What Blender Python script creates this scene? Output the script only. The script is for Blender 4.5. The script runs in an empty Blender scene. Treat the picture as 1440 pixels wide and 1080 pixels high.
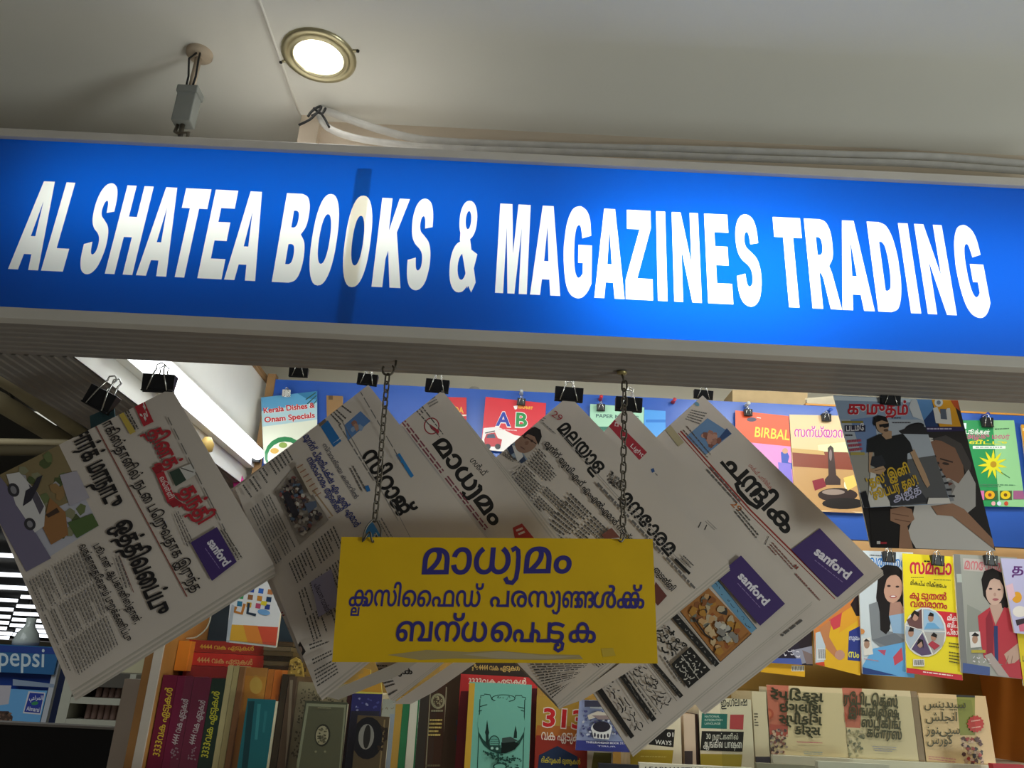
import bpy, bmesh, math, random, re
from mathutils import Vector, Matrix
from mathutils.geometry import delaunay_2d_cdt

random.seed(7)
SC = bpy.context.scene
COL = SC.collection

# ------------------------------------------------------------------ camera
F = 1100.0; PITCH = math.radians(20.5); ROLL = math.radians(2.8)
EYE = Vector((0, 0, 1.62))
FW = Vector((0, math.cos(PITCH), math.sin(PITCH)))
_r = Vector((1, 0, 0)); _u = _r.cross(FW)
RT = _r * math.cos(ROLL) + _u * math.sin(ROLL)
UP = -_r * math.sin(ROLL) + _u * math.cos(ROLL)
cam = bpy.data.objects.new('camera', bpy.data.cameras.new('camera')); COL.objects.link(cam)
cam.data.sensor_width = 36.0; cam.data.lens = F / 1440 * 36.0
cam.data.clip_start = 0.05; cam.data.clip_end = 200
M = Matrix((RT, UP, -FW)).transposed().to_4x4(); M.translation = EYE
cam.matrix_world = M
SC.camera = cam

# ------------------------------------------------------------------ world, lights, exposure
SC.view_settings.view_transform = 'Standard'; SC.view_settings.look = 'None'
SC.view_settings.gamma = 1.0; SC.view_settings.exposure = 0.0
SC.view_settings.use_curve_mapping = False
W = bpy.data.worlds.new('mall_ambient'); SC.world = W; W.use_nodes = True
W.node_tree.nodes['Background'].inputs[0].default_value = (1.0, 0.95, 0.90, 1)
W.node_tree.nodes['Background'].inputs[1].default_value = 0.092

def area(name, loc, target, sx, sy, power, color=(1, 1, 1)):
    l = bpy.data.lights.new(name, 'AREA'); l.shape = 'RECTANGLE'; l.size = sx; l.size_y = sy
    l.energy = power; l.color = color
    o = bpy.data.objects.new(name, l); COL.objects.link(o); o.location = loc
    d = Vector(target) - Vector(loc)
    o.rotation_euler = d.to_track_quat('-Z', 'Y').to_euler()
    return o
# unseen added fills: right one for ceiling and papers, overhead strip for sign rails,
# the ceiling tubes of the shop behind the sign, and the tubes inside the sign's light box
area('right_fill_light', (2.5, -0.45, 0.95), (0.95, 1.05, 2.5), 0.6, 0.6, 31, (0.93, 1.0, 0.95))
area('sign_front_fill', (0.45, 0.80, 2.57), (0.45, 0.80, 0), 2.2, 0.06, 0.5, (1.0, 0.97, 0.9))
area('mall_ceiling_light', (-3.2, 3.2, 3.1), (-3.0, 3.6, 0), 2.5, 2.5, 45, (0.95, 1.0, 1.0))
area('shop_tube_light', (0.35, 1.32, 2.36), (0.35, 1.75, 1.9), 1.3, 0.06, 7, (0.97, 1.0, 0.96))
area('shop_tube_light', (1.0, 1.55, 2.46), (1.0, 1.75, 1.9), 0.9, 0.06, 4.2, (0.97, 1.0, 0.96))
area('shop_tube_light', (-0.30, 1.45, 2.42), (-0.3, 1.85, 2.0), 0.5, 0.06, 1.1, (0.97, 1.0, 0.96))
area('sign_tube_light', (-0.37, 1.112, 2.262), (-0.37, 1.0, 2.262), 0.74, 0.07, 0.92, (1, 1.0, 0.96))
area('sign_tube_light', (0.27, 1.112, 2.185), (0.27, 1.0, 2.185), 0.34, 0.16, 1.65, (0.98, 1.0, 1.0))
area('sign_tube_light', (0.66, 1.112, 2.195), (0.66, 1.0, 2.195), 0.55, 0.16, 1.15, (0.98, 1.0, 1.0))

# ------------------------------------------------------------------ projection helpers
def ray(px, py): return FW + RT * ((px - 720) / F) + UP * ((540 - py) / F)
def PY(px, py, y): d = ray(px, py); return EYE + d * (y / d.y)
def PZ(px, py, z): d = ray(px, py); return EYE + d * ((z - EYE.z) / d.z)
def PX(px, py, x): d = ray(px, py); return EYE + d * (x / d.x)
def PR(p):
    v = Vector(p) - EYE; z = v.dot(FW)
    return (720 + F * v.dot(RT) / z, 540 - F * v.dot(UP) / z)

# ------------------------------------------------------------------ materials
def lin(c):
    if isinstance(c, str):
        c = [int(c[i:i + 2], 16) for i in (0, 2, 4)]
    return tuple(((v / 255) / 12.92 if v / 255 <= .04045 else ((v / 255 + .055) / 1.055) ** 2.4) for v in c) + (1,)
MATS = {}
def mat(name, c, rough=.6, metal=0.0, noise=0.0, scale=20.0, spec=.3, bump=0.0, coat=0.0):
    if name in MATS: return MATS[name]
    m = bpy.data.materials.new(name); m.use_nodes = True
    nt = m.node_tree; b = nt.nodes['Principled BSDF']
    b.inputs['Base Color'].default_value = lin(c); b.inputs['Roughness'].default_value = rough
    b.inputs['Metallic'].default_value = metal; b.inputs['Specular IOR Level'].default_value = spec
    b.inputs['Coat Weight'].default_value = coat; b.inputs['Coat Roughness'].default_value = .12
    if noise:
        tc = nt.nodes.new('ShaderNodeTexCoord'); n = nt.nodes.new('ShaderNodeTexNoise')
        n.inputs['Scale'].default_value = scale; n.inputs['Detail'].default_value = 5
        nt.links.new(tc.outputs['Object'], n.inputs['Vector'])
        r = nt.nodes.new('ShaderNodeValToRGB'); l = lin(c)
        r.color_ramp.elements[0].position = .3; r.color_ramp.elements[1].position = .7
        r.color_ramp.elements[0].color = tuple(max(0, v * (1 - noise)) for v in l[:3]) + (1,)
        r.color_ramp.elements[1].color = tuple(min(1, v * (1 + noise)) for v in l[:3]) + (1,)
        nt.links.new(n.outputs['Fac'], r.inputs['Fac']); nt.links.new(r.outputs['Color'], b.inputs['Base Color'])
        if bump:
            bp = nt.nodes.new('ShaderNodeBump'); bp.inputs['Strength'].default_value = bump
            bp.inputs['Distance'].default_value = .002
            nt.links.new(n.outputs['Fac'], bp.inputs['Height']); nt.links.new(bp.outputs['Normal'], b.inputs['Normal'])
    MATS[name] = m; return m
def ink(h, rough=.55):
    return mat('ink_%s_%d' % (h, rough * 100), h, rough)
def gloss(h): return ink(h, .32)
def emit(name, c, s):
    if name in MATS: return MATS[name]
    m = bpy.data.materials.new(name); m.use_nodes = True; nt = m.node_tree
    nt.nodes.remove(nt.nodes['Principled BSDF']); e = nt.nodes.new('ShaderNodeEmission')
    e.inputs[0].default_value = lin(c); e.inputs[1].default_value = s
    nt.links.new(e.outputs[0], nt.nodes['Material Output'].inputs[0]); MATS[name] = m; return m
def translucent(name, c, coat=True):
    m = bpy.data.materials.new(name); m.use_nodes = True; nt = m.node_tree
    nt.nodes.remove(nt.nodes['Principled BSDF'])
    t = nt.nodes.new('ShaderNodeBsdfTranslucent'); d = nt.nodes.new('ShaderNodeBsdfDiffuse')
    mx = nt.nodes.new('ShaderNodeMixShader'); mx.inputs[0].default_value = .22
    t.inputs[0].default_value = c + (1,); d.inputs[0].default_value = c + (1,)
    nt.links.new(t.outputs[0], mx.inputs[1]); nt.links.new(d.outputs[0], mx.inputs[2]); out = mx
    if coat:
        g = nt.nodes.new('ShaderNodeBsdfGlossy'); g.inputs['Roughness'].default_value = .12
        m2 = nt.nodes.new('ShaderNodeMixShader'); m2.inputs[0].default_value = .035
        nt.links.new(mx.outputs[0], m2.inputs[1]); nt.links.new(g.outputs[0], m2.inputs[2]); out = m2
    nt.links.new(out.outputs[0], nt.nodes['Material Output'].inputs[0]); MATS[name] = m; return m
def clear_glass(name, refl=.07):
    m = bpy.data.materials.new(name); m.use_nodes = True; nt = m.node_tree
    nt.nodes.remove(nt.nodes['Principled BSDF'])
    t = nt.nodes.new('ShaderNodeBsdfTransparent'); t.inputs[0].default_value = (.93, .95, .93, 1)
    g = nt.nodes.new('ShaderNodeBsdfGlossy'); g.inputs['Roughness'].default_value = .04
    mx = nt.nodes.new('ShaderNodeMixShader'); mx.inputs[0].default_value = refl
    nt.links.new(t.outputs[0], mx.inputs[1]); nt.links.new(g.outputs[0], mx.inputs[2])
    nt.links.new(mx.outputs[0], nt.nodes['Material Output'].inputs[0]); MATS[name] = m; return m

BLACK = mat('black_enamel', '1b1b1d', .35, 0, .1, 60)
SILVER = mat('nickel_wire', 'c9c9c4', .25, 1.0, .05, 40)
STEEL = mat('tarnished_steel', '6d675c', .4, .85, .25, 90)
ALU = mat('brushed_aluminium', 'c2bdb5', .5, 0, .05, 12)
PAPER = mat('newsprint', 'cec3b9', .85, 0, .04, 7, bump=.9)
PAPER2 = mat('newsprint_inner', 'b9b1a6', .85, 0, .08, 14)
PAGES = mat('book_pages', 'd8ccb0', .8, 0, .08, 40)
CEIL = mat('ceiling_paint', 'e4e2da', .8, 0, .03, 3, .2)
WOOD = mat('shelf_wood', '8a6a45', .55, 0, .18, 14)
OCHRE = mat('ochre_laminate', 'b08a45', .5, 0, .08, 5)
ORANGE = mat('orange_laminate', 'd07a28', .45, 0, .08, 4)

# ------------------------------------------------------------------ mesh builder
class MB:
    def __init__(s): s.v = []; s.f = []; s.mi = []; s.m = []; s.sm = []
    def slot(s, m):
        if m not in s.m: s.m.append(m)
        return s.m.index(m)
    def face(s, pts, m, smooth=False):
        i = len(s.v); s.v += [tuple(p) for p in pts]
        s.f.append(tuple(range(i, i + len(pts)))); s.mi.append(s.slot(m)); s.sm.append(smooth)
    def mesh(s, vs, fs, m, smooth=False):
        i = len(s.v); s.v += [tuple(p) for p in vs]; k = s.slot(m)
        for f in fs: s.f.append(tuple(i + j for j in f)); s.mi.append(k); s.sm.append(smooth)
    def hexa(s, a, b, m):      # a, b: matching quads (front, back)
        s.mesh(list(a) + list(b), [(0, 1, 2, 3), (7, 6, 5, 4), (0, 4, 5, 1), (1, 5, 6, 2), (2, 6, 7, 3), (3, 7, 4, 0)], m)
    def box(s, x0, x1, y0, y1, z0, z1, m):
        s.hexa([(x0, y0, z0), (x1, y0, z0), (x1, y0, z1), (x0, y0, z1)],
               [(x0, y1, z0), (x1, y1, z0), (x1, y1, z1), (x0, y1, z1)], m)
    def tube(s, pts, r, m, seg=8, closed=False, caps=True):
        P = [Vector(p) for p in pts]; n = len(P); rings = []; prev = None
        for i in range(n):
            if closed: t = (P[(i + 1) % n] - P[i - 1])
            else: t = P[min(i + 1, n - 1)] - P[max(i - 1, 0)]
            t.normalize()
            if prev is None:
                a = Vector((0, 0, 1)) if abs(t.z) < .9 else Vector((1, 0, 0)); x = t.cross(a).normalized()
            else:
                x = (prev - t * prev.dot(t)).normalized()
            prev = x; y = t.cross(x); rr = r[i] if isinstance(r, (list, tuple)) else r
            rings.append([P[i] + (x * math.cos(2 * math.pi * k / seg) + y * math.sin(2 * math.pi * k / seg)) * rr for k in range(seg)])
        vs = [q for g in rings for q in g]; fs = []
        for i in range(n if closed else n - 1):
            j = (i + 1) % n
            for k in range(seg):
                l = (k + 1) % seg; fs.append((i * seg + k, i * seg + l, j * seg + l, j * seg + k))
        if not closed and caps: fs += [tuple(range(seg - 1, -1, -1)), tuple((n - 1) * seg + k for k in range(seg))]
        s.mesh(vs, fs, m, True)
    def lathe(s, c, prof, m, seg=40, smooth=True):   # prof: (radius, z) about vertical axis through c
        c = Vector(c); vs = []; fs = []
        for r, z in prof:
            for k in range(seg):
                a = 2 * math.pi * k / seg; vs.append(c + Vector((r * math.cos(a), r * math.sin(a), z)))
        for i in range(len(prof) - 1):
            for k in range(seg):
                l = (k + 1) % seg; fs.append((i * seg + k, i * seg + l, (i + 1) * seg + l, (i + 1) * seg + k))
        s.mesh(vs, fs, m, smooth)
    def build(s, name, parent=None, bevel=0):
        me = bpy.data.meshes.new(name); me.from_pydata(s.v, [], s.f)
        for m in s.m: me.materials.append(m)
        me.polygons.foreach_set('material_index', s.mi); me.polygons.foreach_set('use_smooth', s.sm)
        me.update()
        o = bpy.data.objects.new(name, me); COL.objects.link(o)
        if parent:
            o.parent = parent; o.matrix_parent_inverse = Matrix.Translation(-parent.location)
        if bevel:
            b = o.modifiers.new('bevel', 'BEVEL'); b.width = bevel; b.segments = 2; b.limit_method = 'ANGLE'
        return o

def tag(o, label, cat, group=None, kind=None):
    if label: o['label'] = label
    if cat: o['category'] = cat
    if group: o['group'] = group
    if kind: o['kind'] = kind
    return o
def empty(name, loc, label, cat, group=None):
    o = bpy.data.objects.new(name, None); COL.objects.link(o); o.location = loc; o.empty_display_size = .02
    return tag(o, label, cat, group)
def struct(name, mb, label, cat='structure', bevel=0):
    return tag(mb.build(name, None, bevel), label, cat, None, 'structure')

# ------------------------------------------------------------------ lettering (outlines of the built-in fonts, nonzero fill)
def contours_of(body, bold):
    c = bpy.data.curves.new('glyph', 'FONT'); c.body = body; c.size = 1; c.fill_mode = 'NONE'
    c.resolution_u = 3
    o = bpy.data.objects.new('glyph', c); me = o.to_mesh()
    nx = {}
    for e in me.edges:
        a, b = e.vertices; nx.setdefault(a, []).append(b); nx.setdefault(b, []).append(a)
    seen = set(); out = []
    for i in range(len(me.vertices)):
        if i in seen or i not in nx: continue
        loop = [i]; seen.add(i); cur = nx[i][0] if len(nx[i]) < 2 else min(nx[i], key=lambda q: (q != i + 1))
        while cur not in seen:
            seen.add(cur); loop.append(cur)
            n2 = [q for q in nx[cur] if q not in seen]
            if not n2: break
            cur = n2[0]
        if len(loop) > 2: out.append([(me.vertices[q].co.x, me.vertices[q].co.y) for q in loop])
    o.to_mesh_clear(); bpy.data.objects.remove(o); bpy.data.curves.remove(c)
    return out
def embolden(cs, d):
    if not cs: return cs
    ar = [sum(c[i - 1][0] * c[i][1] - c[i][0] * c[i - 1][1] for i in range(len(c))) for c in cs]
    if max(ar, key=abs) < 0: cs = [c[::-1] for c in cs]
    if d <= 0: return cs
    out = []
    for c in cs:
        c = [p for i, p in enumerate(c) if abs(p[0] - c[i - 1][0]) + abs(p[1] - c[i - 1][1]) > 1e-4]; n = len(c); r = []
        for i in range(n):
            a, b, e = Vector(c[i - 1]), Vector(c[i]), Vector(c[(i + 1) % n])
            t0 = (b - a).normalized(); t1 = (e - b).normalized()
            n0 = Vector((t0.y, -t0.x)); n1 = Vector((t1.y, -t1.x)); m = n0 + n1
            m = m / max(m.dot(n0), .55) if m.length > 1e-3 else n0
            r.append(tuple(b + m * d))
        out.append(r)
    return out
def stroke(pts, w):
    n = len(pts); L = []; Rr = []
    for i in range(n):
        a = Vector(pts[max(i - 1, 0)]); b = Vector(pts[min(i + 1, n - 1)]); t = (b - a).normalized()
        p = Vector(pts[i]); q = Vector((-t.y, t.x)) * w / 2
        L.append(tuple(p + q)); Rr.append(tuple(p - q))
    k = L + Rr[::-1]
    if sum(k[i - 1][0] * k[i][1] - k[i][0] * k[i - 1][1] for i in range(len(k))) < 0: k = k[::-1]
    return k
_G = {}; _I = {}
def glyph(ch, bold):
    k = (ch, bold)
    if k in _G: return _G[k]
    if bold not in _I: _I[bold] = min(p[0] for c in contours_of('I', bold) for p in c)
    if ch in COMP:
        cs = []; adv = COMP[ch][1]
        for it in COMP[ch][0]:
            if it[0] == '~': cs.append(stroke(it[1], it[2] + 2 * bold)); continue
            g, dx, dy, sx, sy = it
            k2 = (sx * sy) ** .5
            for c in glyph(g, round(bold + .03 * (1 / k2 - 1), 4))[0]: cs.append([(x * sx + dx, y * sy + dy) for x, y in c])
    else:
        cs = contours_of(ch + 'I', bold)
        i = len(cs) - 1
        adv = min(p[0] for p in cs[i]) - _I[bold]; cs = embolden(cs[:i], bold * .6)
    r = (cs, adv, fill(cs, lambda w: w > 0) if cs else ([], [])); _G[k] = r; return r
def wind(p, cs):
    w = 0; x, y = p
    for c in cs:
        x0, y0 = c[-1]
        for x1, y1 in c:
            if (y0 <= y) != (y1 <= y):
                t = (y - y0) / (y1 - y0)
                if x0 + t * (x1 - x0) > x: w += 1 if y1 > y0 else -1
            x0, y0 = x1, y1
    return w
def fill(cs, test=lambda w: w != 0):
    vs = []; es = []
    for c in cs:
        i = len(vs); n = len(c); vs += [Vector(p) for p in c]; es += [(i + k, i + (k + 1) % n) for k in range(n)]
    v, e, f, *_ = delaunay_2d_cdt(vs, es, [], 0, 1e-6)
    out = [t for t in f if len(t) == 3 and test(wind(((v[t[0]].x + v[t[1]].x + v[t[2]].x) / 3, (v[t[0]].y + v[t[1]].y + v[t[2]].y) / 3), cs))]
    return ([(p.x, p.y) for p in v], out)
COMP = {}
def layout(s, bold):
    pen = 0; out = []
    for t in re.findall(r'\{[^}]*\}|.', s):
        g = glyph(t, bold); out.append((pen, g[2])); pen += g[1]
    xs = [x + p for p, (v, f) in out for x, y in v]
    return out, (min(xs) if xs else 0), (max(xs) if xs else 1)
_H = {}
def refh(ch, bold):
    if (ch, bold) not in _H:
        ys = [y for c in glyph(ch, bold)[0] for x, y in c]; _H[(ch, bold)] = max(ys)
    return _H[(ch, bold)]
ML, TA, LA, GU, AR = '\u0d2e', '\u0baa', 'H', '\u0aaa', '\ufe8e'
COMP.update({
    '{ya}': ([('~', [(-.02, .50), (.07, .55), (.13, .50), (.155, .35), (.16, .1), (.14, -.12), (.06, -.22), (-.06, -.2), (-.12, -.1)], .055)], .26),
    '{kka}': ([('\u0d15', 0, 0, .85, 1), ('\u0d15', .33, 0, .85, 1)], .98),
    '{nga2}': ([('\u0d19', 0, 0, .74, 1), ('\u0d19', .60, 0, .74, 1)], 1.32),
    '{ppa}': ([('\u0d2a', 0, 0, .8, 1), ('\u0d2a', .52, 0, .8, 1)], 1.08),
    '{kla}': ([('\u0d15', 0, 0, 1, 1), ('\u0d32', .16, -.34, .56, .5)], .78),
    '{nda}': ([('\u0d28', 0, 0, .8, 1), ('\u0d26', .5, 0, .8, 1), ('~', [(.02, .1), (-.02, -.12), (.2, -.22), (.7, -.22), (1.02, -.12), (1.03, .2)], .06)], 1.1),
    '{nna}': ([('\u0d28', 0, 0, .8, 1), ('\u0d28', .42, 0, .7, 1)], .98),
    '{tu}': ([('\u0d1f', 0, 0, 1, 1), ('~', [(.42, .02), (.52, -.05), (.5, -.2), (.38, -.26), (.28, -.2), (.3, -.1), (.4, -.06)], .055)], .56),
})

# ------------------------------------------------------------------ printing on a vertical plane y = Y (points given where they appear)
def sh_clip(pts, reg):
    for i in range(len(reg)):
        a, b = reg[i - 1], reg[i]; out = []
        if not pts: return []
        def side(p): return (b[0] - a[0]) * (p[1] - a[1]) - (b[1] - a[1]) * (p[0] - a[0])
        for j in range(len(pts)):
            p, q = pts[j - 1], pts[j]; sp, sq = side(p), side(q)
            if (sp >= 0) != (sq >= 0):
                t = sp / (sp - sq); out.append((p[0] + (q[0] - p[0]) * t, p[1] + (q[1] - p[1]) * t))
            if sq >= 0: out.append((q[0], q[1]))
        pts = out
    return pts
class Print(MB):
    def __init__(s, Y, gl=False): super().__init__(); s.Y = Y; s.n = 0; s.gl = gl; s.reg = None
    def clip_to(s, q):     # prints end at the edge of the sheet (corners as they appear)
        ar = sum(q[i - 1][0] * q[i][1] - q[i][0] * q[i - 1][1] for i in range(len(q)))
        s.reg = list(q) if ar > 0 else list(q)[::-1]
    def ik(s, c): return c if not isinstance(c, str) else (gloss(c) if s.gl else ink(c))
    def P(s, p, off=None): return PY(p[0], p[1], s.Y - (off if off is not None else s.n * 4e-5))
    def f2(s, pts, m):
        if s.reg:
            pts = sh_clip([(p[0], p[1]) for p in pts], s.reg)
            if len(pts) < 3: return
        s.face([s.P(p) for p in pts], m)
    def m2(s, v, f, m):
        if not s.reg: s.mesh([s.P(p) for p in v], f, m); return
        ins = [all((s.reg[i][0] - s.reg[i - 1][0]) * (p[1] - s.reg[i - 1][1]) - (s.reg[i][1] - s.reg[i - 1][1]) * (p[0] - s.reg[i - 1][0]) >= 0 for i in range(len(s.reg))) for p in v]
        if all(ins): s.mesh([s.P(p) for p in v], f, m); return
        for t in f: s.f2([v[i] for i in t], m)
    def poly(s, c, pts):
        s.n += 1
        if len(pts) <= 3: s.f2(pts, s.ik(c))
        else:
            v, f = fill([pts]); s.m2(v, f, s.ik(c))
    def rect(s, c, x0, y0, x1, y1): s.poly(c, [(x0, y0), (x1, y0), (x1, y1), (x0, y1)])
    def ell(s, c, cx, cy, rx, ry, rot=0, n=18):
        a = math.radians(rot); s.n += 1
        s.f2([(cx + rx * math.cos(t) * math.cos(a) - ry * math.sin(t) * math.sin(a), cy + rx * math.cos(t) * math.sin(a) + ry * math.sin(t) * math.cos(a))
              for t in [2 * math.pi * k / n for k in range(n)]], s.ik(c))
    def line(s, c, pts, w):
        s.n += 1; k = stroke(pts, w); v, f = fill([k]); s.m2(v, f, s.ik(c))
    def text(s, t, A, B, h, c, bold=0.0, ref=ML, up=None):
        s.n += 1; out, x0, x1 = layout(t, bold); hr = refh(ref, bold)
        A = Vector(A); B = Vector(B); d = B - A; L = d.length
        if up == 'z':
            a = s.P(A); q = Vector(PR(a + Vector((0, 0, .01)))); u = (q - A); u = u / abs(u.y) * h
        elif up: u = Vector(up).normalized() * h
        else: u = Vector((d.y, -d.x)) / L * h
        m = s.ik(c)
        for pen, (v, f) in out:
            s.n += .12
            if f: s.m2([tuple(A + d * ((x + pen - x0) / (x1 - x0)) + u * (y / hr)) for x, y in v], f, m)
    def micro(s, q, nc, nr, c='4a4744', th=.5, fillp=.9):
        s.n += 1; m = s.ik(c); q = [Vector(p) for p in q]
        def at(u, v): return (q[0] * (1 - u) + q[1] * u) * (1 - v) + (q[3] * (1 - u) + q[2] * u) * v
        g = .09 / nc
        for k in range(nc):
            u0 = k / nc + g / 2; u1 = (k + 1) / nc - g / 2; ph = random.random()
            for r in range(nr):
                v0 = (r + .5 - th / 2) / nr; v1 = (r + .5 + th / 2) / nr; u = u0
                ue = u1 if random.random() < .86 else u0 + (u1 - u0) * random.uniform(.3, .9)
                if random.random() > fillp: continue
                while u < ue:
                    w = (u1 - u0) * random.uniform(.05, .17); e = min(u + w, ue)
                    s.f2([at(u, v0), at(e, v0), at(e, v1), at(u, v1)], m); u = e + (u1 - u0) * .025
    def blobs(s, q, n, cols, r0, r1):
        q = [Vector(p) for p in q]
        for _ in range(n):
            u, v = random.uniform(.06, .94), random.uniform(.06, .94)
            p = (q[0] * (1 - u) + q[1] * u) * (1 - v) + (q[3] * (1 - u) + q[2] * u) * v
            k = random.randint(5, 8); a0 = random.random() * 6
            pts = [(p.x + math.cos(a0 + 6.283 * j / k) * random.uniform(r0, r1), p.y + math.sin(a0 + 6.283 * j / k) * random.uniform(r0, r1)) for j in range(k)]
            s.n += 1; s.f2(pts, s.ik(random.choice(cols)))
    def squig(s, q, rows, n, c, w):   # cursive script, too small to read
        s.n += 1; q = [Vector(p) for p in q]; m = s.ik(c)
        def at(u, v): return (q[0] * (1 - u) + q[1] * u) * (1 - v) + (q[3] * (1 - u) + q[2] * u) * v
        for r in range(rows):
            for k in range(n):
                u = (k + random.uniform(.0, .5)) / n; v = (r + random.uniform(.2, .75)) / rows
                du = random.uniform(.5, 1.15) / n; dv = random.uniform(.12, .5) / rows * random.choice((1, -1))
                sh = random.choice((0, 1, 2))
                if sh == 0: pt = [(u, v), (u + du * .3, v + dv), (u + du * .7, v + dv * .9), (u + du, v - dv * .3)]
                elif sh == 1: pt = [(u, v - dv), (u + du * .25, v), (u + du * .3, v + dv)]
                else: pt = [(u, v), (u + du * .2, v + dv * .7), (u + du * .5, v + dv * .4), (u + du * .6, v - dv * .4)]
                pp = [at(min(max(a, 0), 1), min(max(b, 0), 1)) for a, b in pt]
                pp = [pp[0]] + [p for i, p in enumerate(pp[1:]) if (p - pp[i]).length > .3]
                if len(pp) < 2: continue
                kk = stroke([tuple(p) for p in pp], w * random.uniform(.6, 1.2))
                h = len(kk) // 2
                for i in range(h - 1): s.f2([kk[i], kk[i + 1], kk[-2 - i], kk[-1 - i]], m)
    def run(s, ops):
        for o in ops:
            k = o[0]
            if k == 'p': s.poly(o[1], o[2])
            elif k == 'r': s.rect(*o[1:])
            elif k == 'e': s.ell(*o[1:])
            elif k == 't': s.text(*o[1:])
            elif k == 'm': s.micro(*o[1:])
            elif k == 'l': s.line(*o[1:])
            elif k == 'b': s.blobs(*o[1:])
            elif k == 's': s.squig(*o[1:])
def shift(q, dx, dy): return [(x + dx, y + dy) for x, y in q]

# ================================================================== the setting
CZ = 2.58                                   # ceiling height
m = MB(); m.box(-90, 8, -4, 125, -.05, 0, mat('floor_tile', 'b9b2a6', .35, 0, .06, 2)); struct('floor', m, 'pale tiled floor', 'floor')
m = MB(); m.box(-1.6, -.417, -2.5, 1.9, CZ, CZ + .1, CEIL)
m.box(-.417, 4.0, -2.5, 1.9, CZ - .004, CZ + .1, CEIL)
struct('ceiling', m, 'white painted ceiling above the shop sign', 'ceiling')
p0, p1 = PZ(360, 2, CZ), PZ(418, 158, CZ)
m = MB(); m.tube([(-.417, -2.4, CZ - .003), (-.417, p0.y, CZ - .003), (-.417, p1.y, CZ - .003)], .0028, CEIL, 6)
struct('trim_1', m, 'thin filled seam running across the ceiling beside the downlight', 'seam')
BEIGE = mat('beige_beam', 'e2d3c0', .7, 0, .05, 6)
bx0 = PY(424, 185, 1.205).x
m = MB(); m.box(bx0, 4.0, 1.205, 1.40, 2.44, CZ, BEIGE); m.box(bx0, bx0 + .035, 1.19, 1.205, 2.44, CZ, BEIGE)
struct('trim_2', m, 'beige beam dropping from the ceiling behind the cables', 'beam')
m = MB(); m.box(-1.6, 4.0, 1.40, 1.46, 2.384, CZ, CEIL); m.box(-.80, 4, 2.30, 2.36, 0, 2.6, mat('cream_wall', 'd9d3c0', .7, 0, .04, 3))
struct('wall_back', m, 'cream wall behind the magazine racks', 'wall')
m = MB(); m.box(-.80, 4.0, 1.46, 2.36, 2.52, 2.58, mat('cream_ceiling', 'dcd8c8', .8, 0, .03, 3)); m.box(-1.6, 4.0, 1.139, 1.46, 2.374, 2.384, CEIL)  # lower box: unseen cover added to stop shop light leaking onto the ceiling
struct('ceiling_shop', m, 'cream ceiling inside the shop', 'ceiling')
m = MB(); m.box(3.9, 4.0, 1.2, 2.36, 0, 2.6, CEIL); struct('wall_right', m, 'white wall of the shop on the right', 'wall')

# ================================================================== the light box sign
ZB0, ZB1, ZT0, ZT1 = 2.052, 2.069, 2.352, 2.3665
SX0, SX1, SYB = -.97, 1.10, 1.138
RIDGE = mat('ribbed_soffit', '87807a', .5, .1, .06, 30)
sign = empty('shop_sign', (0, 1.0, ZB0), 'blue backlit shop sign with white letters AL SHATEA BOOKS & MAGAZINES TRADING', 'sign')
m = MB()
m.box(SX0, SX1, .992, 1.012, ZB0, ZB1, ALU); m.box(SX0, SX1, .992, 1.012, ZT0, ZT1, ALU)
m.box(SX0, SX0 + .02, .992, 1.012, ZB1, ZT0, ALU); m.box(SX1 - .02, SX1, .992, 1.012, ZB1, ZT0, ALU)
m.build('frame', sign, .0012)
m = MB(); WH = mat('light_box_inside', 'e8e8e4', .8)
m.box(SX0, SX1, 1.118, SYB, ZB0 + .012, ZT1, WH); m.box(SX0, SX1, 1.012, 1.118, ZT0 + .002, ZT1, ALU)
m.box(SX0, SX0 + .01, 1.012, 1.118, ZB1, ZT0, WH); m.box(SX1 - .01, SX1, 1.012, 1.118, ZB1, ZT0, WH)
m.build('housing', sign)
def ribbed(m, x0, x1, y0, y1, z, along_x, mt, n):
    # ribbed aluminium sheet seen from below: shallow grooves
    for k in range(n):
        if along_x:
            a = y0 + (y1 - y0) * k / n; b = y0 + (y1 - y0) * (k + 1) / n; c = a + (b - a) * .5
            pts = [((a), z), ((a + (c - a) * .3), z - .0015), ((c - (c - a) * .3), z - .0015), (c, z), (b, z)]
            for (p, zp), (q, zq) in zip(pts, pts[1:]): m.face([(x0, p, zp), (x0, q, zq), (x1, q, zq), (x1, p, zp)], mt)
        else:
            a = x0 + (x1 - x0) * k / n; b = x0 + (x1 - x0) * (k + 1) / n; c = a + (b - a) * .5
            pts = [((a), z), ((a + (c - a) * .3), z - .0015), ((c - (c - a) * .3), z - .0015), (c, z), (b, z)]
            for (p, zp), (q, zq) in zip(pts, pts[1:]): m.face([(p, y0, zp), (p, y1, zp), (q, y1, zq), (q, y0, zq)], mt)
XL = -.683
m = MB(); ribbed(m, SX0, SX1, 1.012, SYB, ZB0 + .003, True, RIDGE, 7)
m.face([(SX0, .995, ZB0 + .0035), (SX1, .995, ZB0 + .0035), (SX1, SYB, ZB0 + .0035), (SX0, SYB, ZB0 + .0035)], RIDGE)
m.box(SX0, SX1, 1.012, SYB, ZB0 + .004, ZB0 + .014, RIDGE)
m.build('soffit', sign)

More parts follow.
